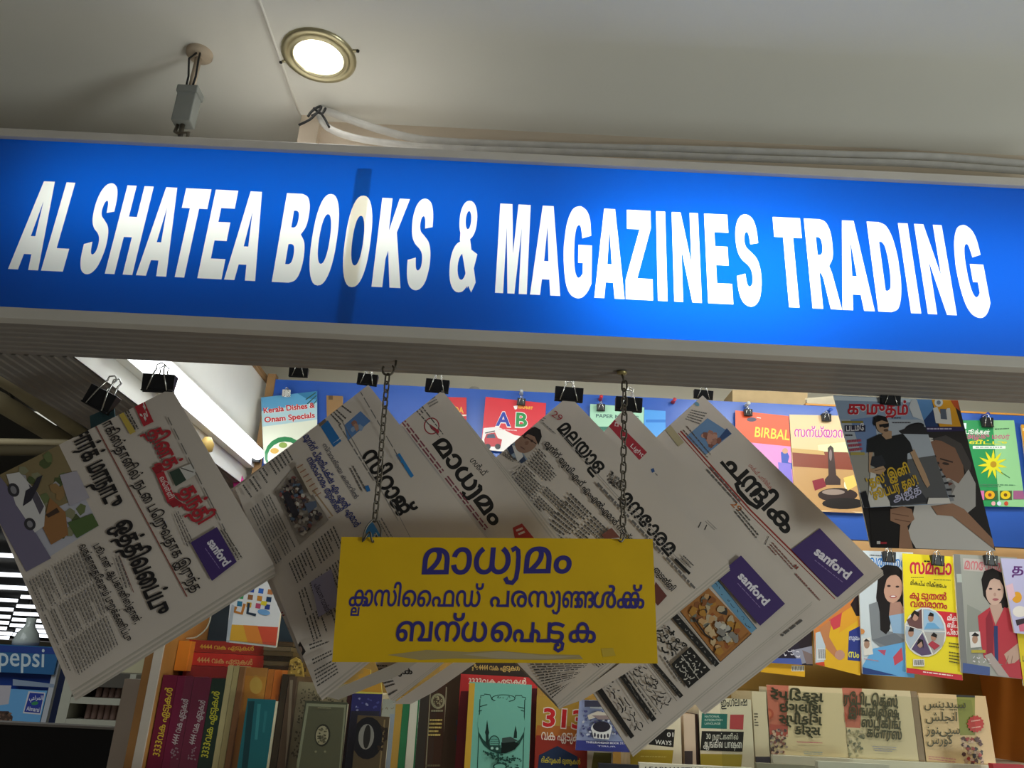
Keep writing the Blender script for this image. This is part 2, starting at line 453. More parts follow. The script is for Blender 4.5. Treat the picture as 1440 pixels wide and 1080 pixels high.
# letters: upright outlines in a unit box, drawn for this sign
def arc(cx, cy, rx, ry, a0, a1, n=10):
    return [(cx + rx * math.cos(math.radians(a0 + (a1 - a0) * k / n)), cy + ry * math.sin(math.radians(a0 + (a1 - a0) * k / n))) for k in range(n + 1)]
def spl(p, n=5):
    out = []
    for i in range(len(p) - 1):
        a, b, c, d = p[max(i - 1, 0)], p[i], p[i + 1], p[min(i + 2, len(p) - 1)]
        for k in range(n):
            t = k / n
            out.append(tuple(.5 * (2 * b[j] + (c[j] - a[j]) * t + (2 * a[j] - 5 * b[j] + 4 * c[j] - d[j]) * t * t + (3 * b[j] - a[j] - 3 * c[j] + d[j]) * t ** 3) for j in range(len(b))))
    return out + [p[-1]]
def sup(cx, cy, rx, ry, n=2.35, k=36, rev=False):
    o = []
    for i in range(k):
        a = 2 * math.pi * i / k; c, s_ = math.cos(a), math.sin(a)
        o.append((cx + rx * math.copysign(abs(c) ** (2 / n), c), cy + ry * math.copysign(abs(s_) ** (2 / n), s_)))
    return o[::-1] if rev else o
SG = {
 'A': [[(0, 0), (.31, 1), (.69, 1), (1, 0), (.67, 0), (.625, .17), (.375, .17), (.33, 0)], [(.425, .37), (.575, .37), (.5, .77)]],
 'L': [[(0, 0), (0, 1), (.42, 1), (.42, .25), (1, .25), (1, 0)]],
 'H': [[(0, 0), (0, 1), (.35, 1), (.35, .64), (.65, .64), (.65, 1), (1, 1), (1, 0), (.65, 0), (.65, .41), (.35, .41), (.35, 0)]],
 'T': [[(0, .77), (0, 1), (1, 1), (1, .77), (.68, .77), (.68, 0), (.32, 0), (.32, .77)]],
 'E': [[(0, 0), (0, 1), (.97, 1), (.97, .79), (.39, .79), (.39, .63), (.9, .63), (.9, .42), (.39, .42), (.39, .22), (1, .22), (1, 0)]],
 'Z': [[(0, 0), (0, .21), (.54, .78), (.06, .78), (.06, 1), (.97, 1), (.97, .8), (.43, .23), (1, .23), (1, 0)]],
 'I': [[(0, 0), (0, 1), (1, 1), (1, 0)]],
 'K': [[(0, 0), (0, 1), (.37, 1), (.37, .62), (.63, 1), (1, 1), (.66, .61), (1, 0), (.62, 0), (.43, .4), (.37, .31), (.37, 0)]],
 'M': [[(0, 0), (0, 1), (.4, 1), (.5, .44), (.6, 1), (1, 1), (1, 0), (.745, 0), (.745, .74), (.61, 0), (.39, 0), (.255, .74), (.255, 0)]],
 'N': [[(0, 0), (0, 1), (.34, 1), (.68, .42), (.68, 1), (1, 1), (1, 0), (.66, 0), (.32, .58), (.32, 0)]],
 'O': [sup(.5, .5, .5, .515), sup(.5, .5, .215, .28, 2.2, 30, True)],
 'B': [[(0, 0), (0, 1)] + spl([(.58, 1), (.8, .965), (.92, .87), (.945, .74), (.9, .62), (.76, .535)]) + spl([(.78, .525), (.94, .44), (1, .28), (.95, .12), (.82, .03), (.6, 0)]),
       spl([(.37, .8), (.48, .8), (.56, .775), (.585, .71), (.56, .64), (.48, .61), (.37, .61)]), spl([(.37, .42), (.5, .42), (.59, .39), (.62, .31), (.59, .23), (.5, .2), (.37, .2)])],
 'D': [[(0, 0), (0, 1)] + spl([(.45, 1), (.72, .96), (.9, .83), (.99, .64), (1, .5), (.99, .34), (.9, .16), (.74, .04), (.48, 0)]),
       spl([(.37, .77), (.47, .77), (.57, .72), (.62, .6), (.63, .5), (.62, .38), (.57, .27), (.47, .23), (.37, .23)])],
 'R': [[(0, 0), (0, 1)] + spl([(.56, 1), (.76, .97), (.89, .87), (.92, .72), (.88, .57), (.72, .47)]) + [(.79, .4), (1, 0), (.62, 0), (.47, .34), (.41, .385), (.36, .39), (.36, 0)],
       spl([(.36, .79), (.46, .79), (.53, .765), (.56, .69), (.53, .62), (.46, .59), (.36, .59)])],
 'S': [spl([(.97, .69), (.94, .84), (.84, .95), (.68, 1.0), (.5, 1.015), (.3, .99), (.14, .92), (.05, .81), (.04, .69), (.1, .575), (.25, .495), (.47, .44), (.6, .385), (.64, .31), (.61, .235), (.5, .2), (.4, .23), (.35, .34)], 4)
       + spl([(0, .31), (.03, .16), (.14, .05), (.3, 0), (.5, -.015), (.7, .01), (.87, .08), (.97, .2), (1, .31), (.96, .43), (.85, .52), (.64, .585), (.46, .635), (.4, .7), (.43, .78), (.52, .81), (.6, .775), (.64, .67)], 4)],
 'G': [spl([(.97, .68), (.93, .85), (.83, .95), (.68, 1.0), (.52, 1.015), (.28, .97), (.1, .82), (.02, .62), (0, .5), (.03, .3), (.12, .12), (.28, .02), (.5, -.015), (.7, 0), (.87, .06), (1, .15)], 4)
       + [(1, .57), (.52, .57), (.52, .37), (.69, .37), (.69, .255)] + spl([(.62, .22), (.53, .205), (.44, .25), (.385, .36), (.37, .5), (.385, .65), (.44, .76), (.53, .795), (.6, .765), (.655, .645)], 4)],
 '&': [sup(.40, .265, .40, .28, 2.2), sup(.46, .265, .165, .145, 2, 20, True), sup(.56, .79, .33, .225, 2.2), sup(.565, .79, .105, .105, 2, 20, True),
       [(.30, .70), (.62, .66), (1, .10), (.86, -.01), (.70, .08), (.30, .56)], [(.60, .17), (.76, .38), (.74, .46), (.99, .41), (.84, .16), (.7, .03)],
       [(.16, .42), (.48, .60), (.76, .66), (.60, .50), (.45, .42)]],
}
def area2(c): return sum(c[i - 1][0] * c[i][1] - c[i][0] * c[i - 1][1] for i in range(len(c)))
for k, cs in SG.items():                       # outer contours counter-clockwise, holes clockwise
    holes = {'A': [1], 'B': [1, 2], 'O': [1], 'D': [1], 'R': [1], '&': [1, 3]}.get(k, [])
    SG[k] = [c if (area2(c) > 0) != (i in holes) else c[::-1] for i, c in enumerate(cs)]
LET = [('A', (11, 379), (53.3, 381)), ('L', (57.3, 381.5), (88.3, 382.3)), ('S', (110.7, 370), (167, 277)), ('H', (147.3, 385), (186, 386.5)),
 ('A', (191, 387.5), (233.7, 389)), ('T', (255, 295), (297.3, 266.7)), ('E', (277.3, 391.7), (336, 268.7)), ('A', (315, 393.5), (358.7, 395.5)),
 ('B', (382, 397), (429, 350)), ('O', (432.3, 376.7), (479, 300)), ('O', (480, 375), (524.7, 310)), ('K', (522.3, 404), (563, 406.7)),
 ('S', (571, 386.7), (611.5, 296)), ('&', (631, 390), (672, 353)), ('M', (696, 413.3), (740.7, 415.7)), ('A', (745.3, 416), (787.7, 418)),
 ('G', (792.7, 350), (832.3, 350)), ('A', (835.7, 420.3), (878.3, 422.3)), ('Z', (880, 422.3), (918.3, 423.7)), ('I', (925.3, 424.3), (938.7, 425)),
 ('N', (948.3, 425), (987, 426.7)), ('E', (996, 427.7), (1031.3, 429)), ('S', (1032.7, 330), (1072, 406.7)), ('T', (1088, 325), (1127.7, 335)),
 ('R', (1142.7, 433.3), (1184, 434.3)), ('A', (1184.7, 435), (1230, 436)), ('D', (1235, 436.7), (1268, 400)), ('I', (1281, 438.7), (1295.3, 439.3)),
 ('N', (1304.7, 440), (1345.3, 441.3)), ('G', (1338, 340), (1392.3, 423.3))]
zb = sum(PY(x, y, 1).z for x, y in ((53, 381), (740, 415.5), (1345, 441))) / 3
zt = sum(PY(x, y, 1).z for x, y in ((70, 257), (280, 265), (725, 289), (1107, 303))) / 4
cs = []
for ch, a, b in LET:
    xa, xb = PY(*a, 1).x, PY(*b, 1).x
    for c in SG[ch]: cs.append([(xa + (xb - xa) * x, zb + (zt - zb) * z) for x, z in c])
PBLUE = translucent('sign_face_blue', (.001, .076, .44)); PWHITE = translucent('sign_face_white', (.86, .89, .82))
rectc = [(SX0 + .01, ZB1 - .004), (SX1 - .01, ZB1 - .004), (SX1 - .01, ZT0 + .004), (SX0 + .01, ZT0 + .004)]
allv, allf = fill(cs + [rectc], lambda w: w != 0)
blue = []; white = []
for t in allf:
    c = (sum(allv[i][0] for i in t) / 3, sum(allv[i][1] for i in t) / 3)
    (white if wind(c, cs) else blue).append(t)
def sub(tris): 
    ids = sorted({i for t in tris for i in t}); mp = {i: k for k, i in enumerate(ids)}
    return [(allv[i][0], 1.0, allv[i][1]) for i in ids], [tuple(mp[i] for i in t) for t in tris]
for nm, tr, mt in (('face_panel', blue, PBLUE), ('lettering', white, PWHITE)):
    m = MB(); v, f = sub(tr); m.mesh(v, f, mt); m.build(nm, sign)
# joint strip behind the two sheets of the face
m = MB(); xj = PY(511, 250, 1.0).x
m.box(xj - .0115, xj + .0115, 1.0012, 1.0022, ZB1, PY(511, 238, 1).z, translucent('joint_strip_film', (.97, .93, .86), False)); m.build('joint_strip', sign)

# the return of the light box running back into the shop on the left
rx0 = -.862
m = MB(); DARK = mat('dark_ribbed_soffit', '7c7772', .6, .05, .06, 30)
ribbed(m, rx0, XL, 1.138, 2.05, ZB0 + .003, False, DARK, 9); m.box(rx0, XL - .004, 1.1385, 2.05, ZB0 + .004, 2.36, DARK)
m.box(XL - .003, XL, 1.1385, 2.05, ZB0 + .003, 2.36, mat('white_board', 'e6e6de', .6, 0, .03, 8))
m.box(XL - .003, XL + .012, 1.1385, 2.05, 2.352, 2.362, WOOD)
tag(m.build('sign_return'), 'dark ribbed box running back from the left end of the blue sign', 'fascia')

# tube light on the inner face of the return
lt = empty('tube_light', (XL + .01, 1.5, 2.2), 'bright white tube light slanting away beneath the left end of the sign', 'light')
a, b = PX(228, 528, XL + .035), PX(372, 652, XL + .035)
zc = (a.z + b.z) / 2 + .012
m = MB(); m.box(XL + .001, XL + .022, 1.16, 2.0, zc - .030, zc + .034, mat('lamp_housing', 'e9e9e4', .5)); m.build('housing', lt)
m = MB(); m.tube([(XL + .036, 1.18, zc), (XL + .036, 1.97, zc)], .015, emit('tube_glow', 'f6fbff', 9), 14); m.build('tube', lt)
m = MB(); m.box(XL + .001, XL + .04, 1.165, 1.18, zc - .02, zc + .02, SILVER); m.build('tube_holder', lt)
m = MB(); m.box(XL + .001, XL + .04, 1.97, 1.985, zc - .02, zc + .02, BLACK); m.build('tube_holder', lt)
area('tube_light_glow', (XL + .06, 1.6, zc), (0.4, 1.9, 1.9), .7, .04, 1.0, (.95, 1, 1))

# ================================================================== ceiling fittings
c = PZ(449, 76, CZ)
dl = empty('downlight', (c.x, c.y, CZ), 'round recessed downlight glowing white in the ceiling', 'light')
BRASS = mat('nickel_ring', 'b9b190', .3, .8, .1, 30)
R0 = .062
m = MB(); m.lathe((c.x, c.y, CZ), [(R0, 0), (R0, -.006), (R0 - .004, -.009), (R0 - .012, -.009), (R0 - .014, -.005), (R0 - .018, -.011), (R0 - .021, -.010), (R0 - .022, -.002)], BRASS)
m.build('ring', dl)
m = MB(); m.lathe((c.x, c.y, CZ), [(.0001, -.0075), (R0 - .024, -.0075), (R0 - .022, -.004)], emit('downlight_glow', 'fffdf6', 14)); m.build('lens', dl)
for sx in (-1, 1):
    d = Vector((sx, -.25 * sx, 0)).normalized(); m = MB()
    q = Vector((c.x, c.y, CZ - .003)) + d * R0
    m.tube([q - d * .004, q + d * .010], [.004, .003], BRASS, 8); m.tube([q + d * .008 + Vector((0, 0, -.004)), q + d * .008 + Vector((0, 0, .002))], .0028, BLACK, 8)
    m.build('clip_tab', dl)
l = bpy.data.lights.new('downlight_lamp', 'SPOT'); l.energy = 3.0; l.spot_size = 2.0; l.spot_blend = .6; l.shadow_soft_size = .03
o = bpy.data.objects.new('downlight_lamp', l); COL.objects.link(o); o.location = (c.x, c.y, CZ - .02)

# suspension rod with its connector box
c = PZ(281, 74, CZ); rx, ry = c.x, c.y
hg = empty('sign_hanger', (rx, ry, ZT1), 'grey connector box on a rod hanging from a round ceiling rose above the sign', 'hanger')
m = MB(); IV = mat('ivory_plastic', 'b9a893', .5, 0, .08, 25)
m.lathe((rx, ry, CZ), [(.0215, 0), (.0215, -.006), (.018, -.010), (.009, -.013), (.0001, -.013)], IV, 28); m.build('ceiling_rose', hg)
m = MB(); m.tube([(rx, ry, CZ - .01), (rx, ry, ZT1 + .12)], .0055, IV, 10); m.build('rod', hg)
zbx = PY(258, 150, ry).z
m = MB(); GREYB = mat('grey_box', '7f827e', .5, 0, .05, 30)
m.box(rx - .0155, rx + .0155, ry - .012, ry + .012, zbx - .036, zbx + .028, GREYB); m.box(rx - .0175, rx + .0175, ry - .014, ry + .014, zbx + .020, zbx + .034, GREYB)
m.build('connector_box', hg, .002)
m = MB()
for k in (-1, 1): m.tube([(rx + .004 + k * .003, ry - .012, CZ - .012), (rx + .008 * k + .002, ry - .018, CZ - .03), (rx + k * .006 + .004, ry - .014, zbx + .05), (rx + k * .005, ry - .008, zbx + .032)], .0017, BLACK, 6)
m.build('wire', hg)
m = MB(); m.tube([(rx - .008, ry, zbx - .036), (rx - .010, ry, zbx - .05), (rx, ry - .006, zbx - .058), (rx + .012, ry, zbx - .05), (rx + .012, ry, ZT1)], .0028, STEEL, 8); m.tube([(rx, ry, zbx - .036), (rx, ry, ZT1)], .004, STEEL, 8)
m.build('hook', hg)

# cables along the top of the sign
CAB = mat('grey_cable', 'd4d2ce', .5, 0, .08, 40)
def cable(pts, Y, r, label):
    pp = [PY(x, y, Y) for x, y in spl(pts, 6)]
    m = MB(); m.tube(pp, r, CAB, 10)
    tag(m.build('cable'), label, 'cable', 'cables along the top of the sign')
cable([(448, 154), (470, 160), (520, 178), (580, 194), (640, 200), (740, 204), (860, 208), (960, 210), (1080, 214), (1200, 218), (1320, 221), (1460, 232), (1700, 246)], 1.165, .0072, 'upper grey cable, the thicker one, running behind the sign from the black tie')
cable([(448, 160), (462, 180), (500, 194), (560, 203), (640, 209), (760, 213), (900, 217), (1000, 221), (1150, 226), (1300, 231), (1460, 242), (1700, 256)], 1.15, .0064, 'lower grey cable lying along the top edge of the sign')
m = MB()
for pts in ([(420, 176), (436, 168), (448, 158), (456, 166), (463, 179)], [(433, 164), (438, 157), (446, 151), (452, 150), (447, 158), (438, 163)], [(441, 152), (452, 160), (458, 152)]):
    m.tube([PY(x, y, 1.135) for x, y in spl(pts, 4)], .0022, BLACK, 6)
tag(m.build('cable_tie'), 'black twisted tie holding the two cables to the ceiling', 'cable tie')

# ================================================================== binder clips
def clip(px, py, Y, w, h, label, rot=0.0, hl=1.5, grp='binder clips on the hanging newspapers', wire=SILVER, thick=None, up=1, body=BLACK):
    """body centre at the pixel, w and h in metres; hl: handle length above the body in units of h"""
    c = PY(px, py, Y); T = thick or h * .62
    root = empty('binder_clip', c, label, 'binder clip', grp)
    R = Matrix.Rotation(math.radians(rot), 3, 'Y')
    def L(x, y, z): return c + R @ Vector((x, y, z))
    m = MB(); a = w / 2; b = h / 2
    # open wedge: wide spine on top, jaws closing at the bottom with rolled lips
    f = [L(-a, -T * .16, -b), L(a, -T * .16, -b), L(a, -T * .5, b), L(-a, -T * .5, b)]
    k = [L(-a, T * .16, -b), L(a, T * .16, -b), L(a, T * .5, b), L(-a, T * .5, b)]
    m.hexa(f, k, body)
    for s in (-1, 1): m.tube([L(-a, s * T * .2, -b), L(a, s * T * .2, -b)], h * .06, body, 6)
    m.build('clip_body', root, h * .03)
    for s in (-1, 1):
        q = [(-a * .62, s * T * .24, -b * .98), (-a * .34, s * T * .54, b * .9), (-a * .22, s * T * .45, b * hl), (-a * .30, s * T * .40, b * (hl + .45)),
             (0, s * T * .38, b * (hl + .8)), (a * .30, s * T * .40, b * (hl + .45)), (a * .22, s * T * .45, b * hl), (a * .34, s * T * .54, b * .9), (a * .62, s * T * .24, -b * .98)]
        m = MB(); m.tube([L(*p) for p in q], h * .05, wire, 6); m.build('handle', root)
    return root

# ================================================================== chains and the yellow notice board
YB = 1.085
def hang_chain(top, pts, label, ring):
    root = empty('hanging_chain', PZ(top[0], top[1], ZB0), label, 'chain', 'chains holding the yellow board')
    P = [PY(x, y, YB) for x, y in pts]
    t0 = PZ(top[0], top[1], ZB0); t0.y = YB
    m = MB()
    if ring:   # open cup hook
        q = [t0 + Vector((.002, 0, .004)), t0 + Vector((.002, 0, -.006))]
        cc = P[0] + Vector((0, 0, .008))
        hk = [t0 + Vector((.004, 0, .002)), t0 + Vector((.004, 0, -.010))] + [cc + Vector((.0085 * math.cos(a), 0, .0085 * math.sin(a))) for a in [math.radians(k) for k in range(50, -215, -22)]]
        m.tube(hk, .0017, STEEL, 8)
    else:      # rosette with a straight shank
        m.lathe((t0.x, YB, ZB0), [(.0075, .001), (.0075, -.0015), (.004, -.003), (.0001, -.003)], mat('brass_washer', 'a89a6a', .4, .7), 18)
        m.tube([t0, P[0] + Vector((0, 0, -.002))], .0018, STEEL, 8)
    m.build('hook', root)
    # links
    length = [0]
    for a, b in zip(P, P[1:]): length.append(length[-1] + (b - a).length)
    def at(d):
        for i in range(len(P) - 1):
            if d <= length[i + 1] or i == len(P) - 2:
                t = (d - length[i]) / (length[i + 1] - length[i]); return P[i].lerp(P[i + 1], t), (P[i + 1] - P[i]).normalized()
    LL = .0165; n = int(length[-1] / (LL * .74))
    m = MB(); r = .0042; hlf = LL / 2 - r
    loop = [(r * math.cos(a), 0, hlf + r * math.sin(a)) for a in [math.pi * k / 6 for k in range(7)]] + [(r * math.cos(a), 0, -hlf + r * math.sin(a)) for a in [math.pi + math.pi * k / 6 for k in range(7)]]
    m.tube(loop, .00135, STEEL, 6, True); lk = m.build('link')
    for i in range(n):
        p, t = at(length[-1] * (i + .5) / n)
        o = lk if i == 0 else lk.copy()
        if i: COL.objects.link(o)
        o.parent = root; o.matrix_parent_inverse = Matrix.Identity(4)
        q = t.to_track_quat('Z', 'Y').to_matrix() @ Matrix.Rotation(math.radians(35 if i % 2 else -50), 3, 'Z')
        o.matrix_basis = Matrix.Translation(p - root.location) @ q.to_4x4()
    # bent wire ring through the hole of the board
    e = P[-1]; hz = PY(*ring_hole[ring], YB)
    m = MB()
    if ring:
        w = [e + Vector((0, 0, .004)), e + Vector((-.010, -.002, -.010)), e + Vector((-.013, -.003, -.03)), hz + Vector((-.003, -.004, .012)), hz + Vector((.001, -.005, .002)), hz + Vector((.003, 0, -.001)),
             hz + Vector((.004, .005, .012)), e + Vector((.010, .003, -.03)), e + Vector((.009, .002, -.010))]
        m.tube(spl([tuple(v) for v in w] + [tuple(w[0])], 4)[:-1], .0014, STEEL, 6, True)
    else:
        w = [e + Vector((0, 0, .003)), e + Vector((.006, 0, -.015)), hz + Vector((.005, -.004, .012)), hz + Vector((-.001, -.005, .001)), hz + Vector((-.005, -.004, .002)), hz + Vector((-.002, .004, .004)), e + Vector((-.002, .003, -.012))]
        m.tube(spl([tuple(v) for v in w], 4), .0014, STEEL, 6)
    m.build('wire_ring', root)
ring_hole = {True: (522, 761), False: (875, 763)}
hang_chain((547, 490), [(545, 527), (541, 572), (537, 620), (534, 668), (529, 712), (527, 732)], 'dark steel chain on an open hook, left end of the yellow board', True)
hang_chain((877, 518), [(878, 537), (878, 580), (877, 630), (876, 690), (876, 738)], 'dark steel chain on a brass rosette, right end of the yellow board', False)

nb = empty('notice_board', PY(697, 845, YB), 'yellow board with blue Malayalam lettering hung on two chains', 'sign')
q = [(480, 755), (918, 758), (925, 933), (467, 931)]
YEL = mat('yellow_board', 'dcb216', .5, 0, .05, 10, .3)
m = Print(YB)
f = [PY(x, y, YB) for x, y in q]; k = [p + Vector((0, .003, 0)) for p in f]
m.hexa([f[3], f[2], f[1], f[0]], [k[3], k[2], k[1], k[0]], YEL)
m.build('board', nb)
m = Print(YB - .0003); NAVY = ink('36307c', .5)
m.text('മാധ{ya}മം', (593, 807), (803, 805), 37, NAVY, 0.026, up='z')
m.text('{kla}ാസി', (490, 852), (562, 852), 23, NAVY, 0.022, up='z')
m.text('ൈഫഡ്', (565, 852.5), (678, 853), 23, NAVY, 0.022, up='z')
m.text('പരസ{ya}{nga2}ൾ{kka}്', (689, 853), (906, 855), 23, NAVY, 0.022, up='z')
m.text('ബന്ധ', (556, 901), (684, 902), 28, NAVY, 0.025, up='z')
m.text('െ{ppa}{tu}', (690, 902), (794, 903), 28, NAVY, 0.025, up='z')
m.text('ക', (800, 902.5), (838, 903), 28, NAVY, 0.025, up='z')
m.build('lettering', nb)
m = Print(YB - .0002)
m.poly(ink('a89565', .8), [(545, 921), (600, 914), (660, 917), (700, 915), (760, 920), (815, 921), (820, 927), (760, 928), (700, 927), (640, 926), (590, 928)])
m.poly(ink('b0a183', .8), [(650, 920), (705, 916), (765, 922), (812, 923), (770, 927), (700, 926)])
m.poly(ink('c4a63a', .8), [(845, 912), (862, 911), (866, 922), (848, 924)])
m.build('tape_residue', nb, 0)

# ================================================================== newspapers
PURPLE = '47336f'
def sanford(q, A, B, h):
    dx, dy = (B[0] - A[0]) * .08, (B[1] - A[1]) * .08
    n = Vector((B[1] - A[1], -(B[0] - A[0]))).normalized() * h
    A2 = (A[0] - n.x * .42, A[1] - n.y * .42); B2 = (B[0] - n.x * .42, B[1] - n.y * .42)
    return [('p', PURPLE, q), ('t', 'sanford', A, B, h, 'e9e4ee', .06, LA), ('m', [(A2[0] + dx, A2[1] + dy), B2, (B2[0] - n.x * .16, B2[1] - n.y * .16), (A2[0] + dx - n.x * .16, A2[1] + dy - n.y * .16)], 1, 1, '8f7ab0')]
def newspaper(label, Y, q, ops, sheets, sag=None):
    """q: corners in reading order; sheets: outlines of the pages that show behind the front page"""
    root = empty('newspaper', PY(*q[0], Y), label, 'newspaper', 'newspapers hanging under the sign')
    m = Print(Y)
    # front page: gently bowed sheet with a folded back
    f = [PY(x, y, Y) for x, y in q]; k = [p + Vector((0, .0006, 0)) for p in f]
    m.hexa([f[3], f[2], f[1], f[0]], [k[3], k[2], k[1], k[0]], PAPER)
    m.clip_to(q); m.run(ops); m.build('front_page', root)
    m = MB()
    for i, s in enumerate(sheets):
        y = Y + .0016 + .0013 * i
        a = [PY(px, py, y) for px, py in s]; b = [p + Vector((0, .0008, 0)) for p in a]
        n = len(a); mt = PAPER2 if i % 2 == 0 else PAPER
        m.face(a, mt); m.face(b[::-1], mt)
        for j in range(n): m.face([a[j], a[(j + 1) % n], b[(j + 1) % n], b[j]], PAPER2)
    m.build('inner_pages', root)
    return root
def stackq(q, n, dr, db):   # pages peeking out past the right side (dr) and the foot (db)
    return [[q[0], (q[1][0] + dr[0] * i, q[1][1] + dr[1] * i), (q[2][0] + db[0] * i, q[2][1] + db[1] * i), (q[3][0] + db[0] * i * .4, q[3][1] + db[1] * i * .4)] for i in range(1, n + 1)]

Q1 = [(241, 546), (385, 793), (100, 972), (-25, 680)]
newspaper('leftmost newspaper, with red Tamil masthead and big black headlines', 1.150, Q1, [
 ('p', 'b9b8c4', [(80, 620), (139, 739), (37, 804), (-25, 676)]),
 ('p', '8a7a58', [(80, 620), (118, 697), (20, 740), (-5, 668)]), ('b', [(80, 622), (138, 738), (66, 782), (5, 668)], 26, ['6f7a50', '8b8a6e', '9a7b52', 'a8a4a8', '55603c'], 4, 10),
 ('p', 'b0aab6', [(84, 668), (108, 662), (126, 700), (98, 712)]), ('p', '566b3e', [(95, 735), (130, 722), (139, 739), (108, 757)]), ('p', '9c6f45', [(70, 700), (92, 720), (96, 752), (72, 766), (60, 742)]),
 ('p', '79728c', [(-2, 668), (8, 680), (72, 785), (37, 804), (-25, 690)]),
 ('p', 'd5d2d2', [(9, 667), (27, 664), (53, 693), (64, 713), (62, 740), (49, 749), (22, 709)]), ('p', '5a5560', [(40, 680), (52, 692), (62, 712), (56, 724), (46, 702)]),
 ('e', '3c3a40', 19, 689, 8, 10, -25), ('e', '8c8a90', 19, 689, 4, 6, -25), ('e', '3c3a40', 42, 737, 8, 9, -25), ('e', '8c8a90', 42, 737, 4, 5, -25),
 ('p', '35323c', [(36, 690), (46, 684), (52, 672), (60, 668), (54, 684), (44, 704), (32, 712)]), ('p', '4a3a30', [(64, 724), (80, 714), (84, 720), (68, 728)]),
 ('l', '8a4a42', [(130, 590), (263, 839)], 1.6), ('l', '8a5a52', [(167, 780), (188, 833)], 1.0),
 ('t', 'பாகிஸ்தானில் நடை பெறுவதாக இருந்த', (139, 588), (271, 834), 13, '2b2728', .018, TA),
 ('t', 'சார்க் மாநாடு', (99, 609), (152, 717), 24, '211f20', .05, TA), ('t', 'ஒத்திவைப்பு', (160, 737), (217, 868), 24, '211f20', .05, TA),
 ('t', 'பூடான், ஆப்கானிஸ்தான்,', (131, 768), (190, 878), 9, '2b2728', .03, TA), ('t', 'வங்காளதேசமும் புறக்கணிப்பு', (111, 768), (177, 903), 9, '2b2728', .03, TA),
 ('p', 'b8323c', [(187, 567), (201, 560), (216, 593), (202, 600)]), ('s', [(190, 567), (200, 562), (213, 591), (203, 597)], 1, 4, 'e8dcd8', 1.6),
 ('e', '4a4442', 189, 560, 5, 5), ('p', 'c7ae52', [(160, 570), (166, 568), (191, 607), (183, 611)]), ('m', [(174, 562), (197, 604), (190, 608), (167, 566)], 1, 2, '4a4442'),
 ('t', 'தினத்', (207, 607), (234, 662), 20, 'b3303a', .05, TA), ('t', 'தந்தி', (252, 690), (280, 738), 21, 'b3303a', .05, TA),
 ('p', 'cfcbc6', [(238, 664), (271, 651), (276, 667), (247, 684)]), ('p', '3a4a40', [(238, 664), (252, 658), (262, 675), (247, 684)]), ('l', '55504c', [(254, 658), (272, 664)], 1.4),
 ('p', 'b8323c', [(219, 667), (230, 662), (247, 702), (236, 708)]), ('p', '9c2a34', [(213, 658), (227, 652), (228, 662), (219, 667)]), ('p', '9c2a34', [(236, 706), (247, 701), (257, 708), (243, 714)]),
 ('t', 'வெள்ளி', (224, 672), (238, 702), 6, 'ead9d6', .02, TA),
 ('m', [(212, 606), (232, 652), (222, 658), (194, 604)], 1, 3, '6a6260', .35, .7), ('m', [(250, 715), (282, 780), (262, 770), (243, 722)], 1, 3, '6a6260', .35, .7),
 ('m', [(233, 577), (332, 772), (329, 774), (230, 579)], 1, 1, '77726e', .45), ('m', [(315, 742), (344, 786), (330, 792), (303, 744)], 1, 3, '55504c', .4, .8),
 ('m', [(118, 770), (172, 905), (103, 958), (38, 816)], 3, 18, '716c68', .38), ('m', [(168, 778), (186, 826), (176, 830), (160, 784)], 1, 2, '6a6562', .4),
] + sanford([(268, 763), (305, 741), (333, 790), (298, 817)], (291, 763), (315, 797), 13), stackq(Q1, 5, (.6, 3.2), (1.2, 2.8)))

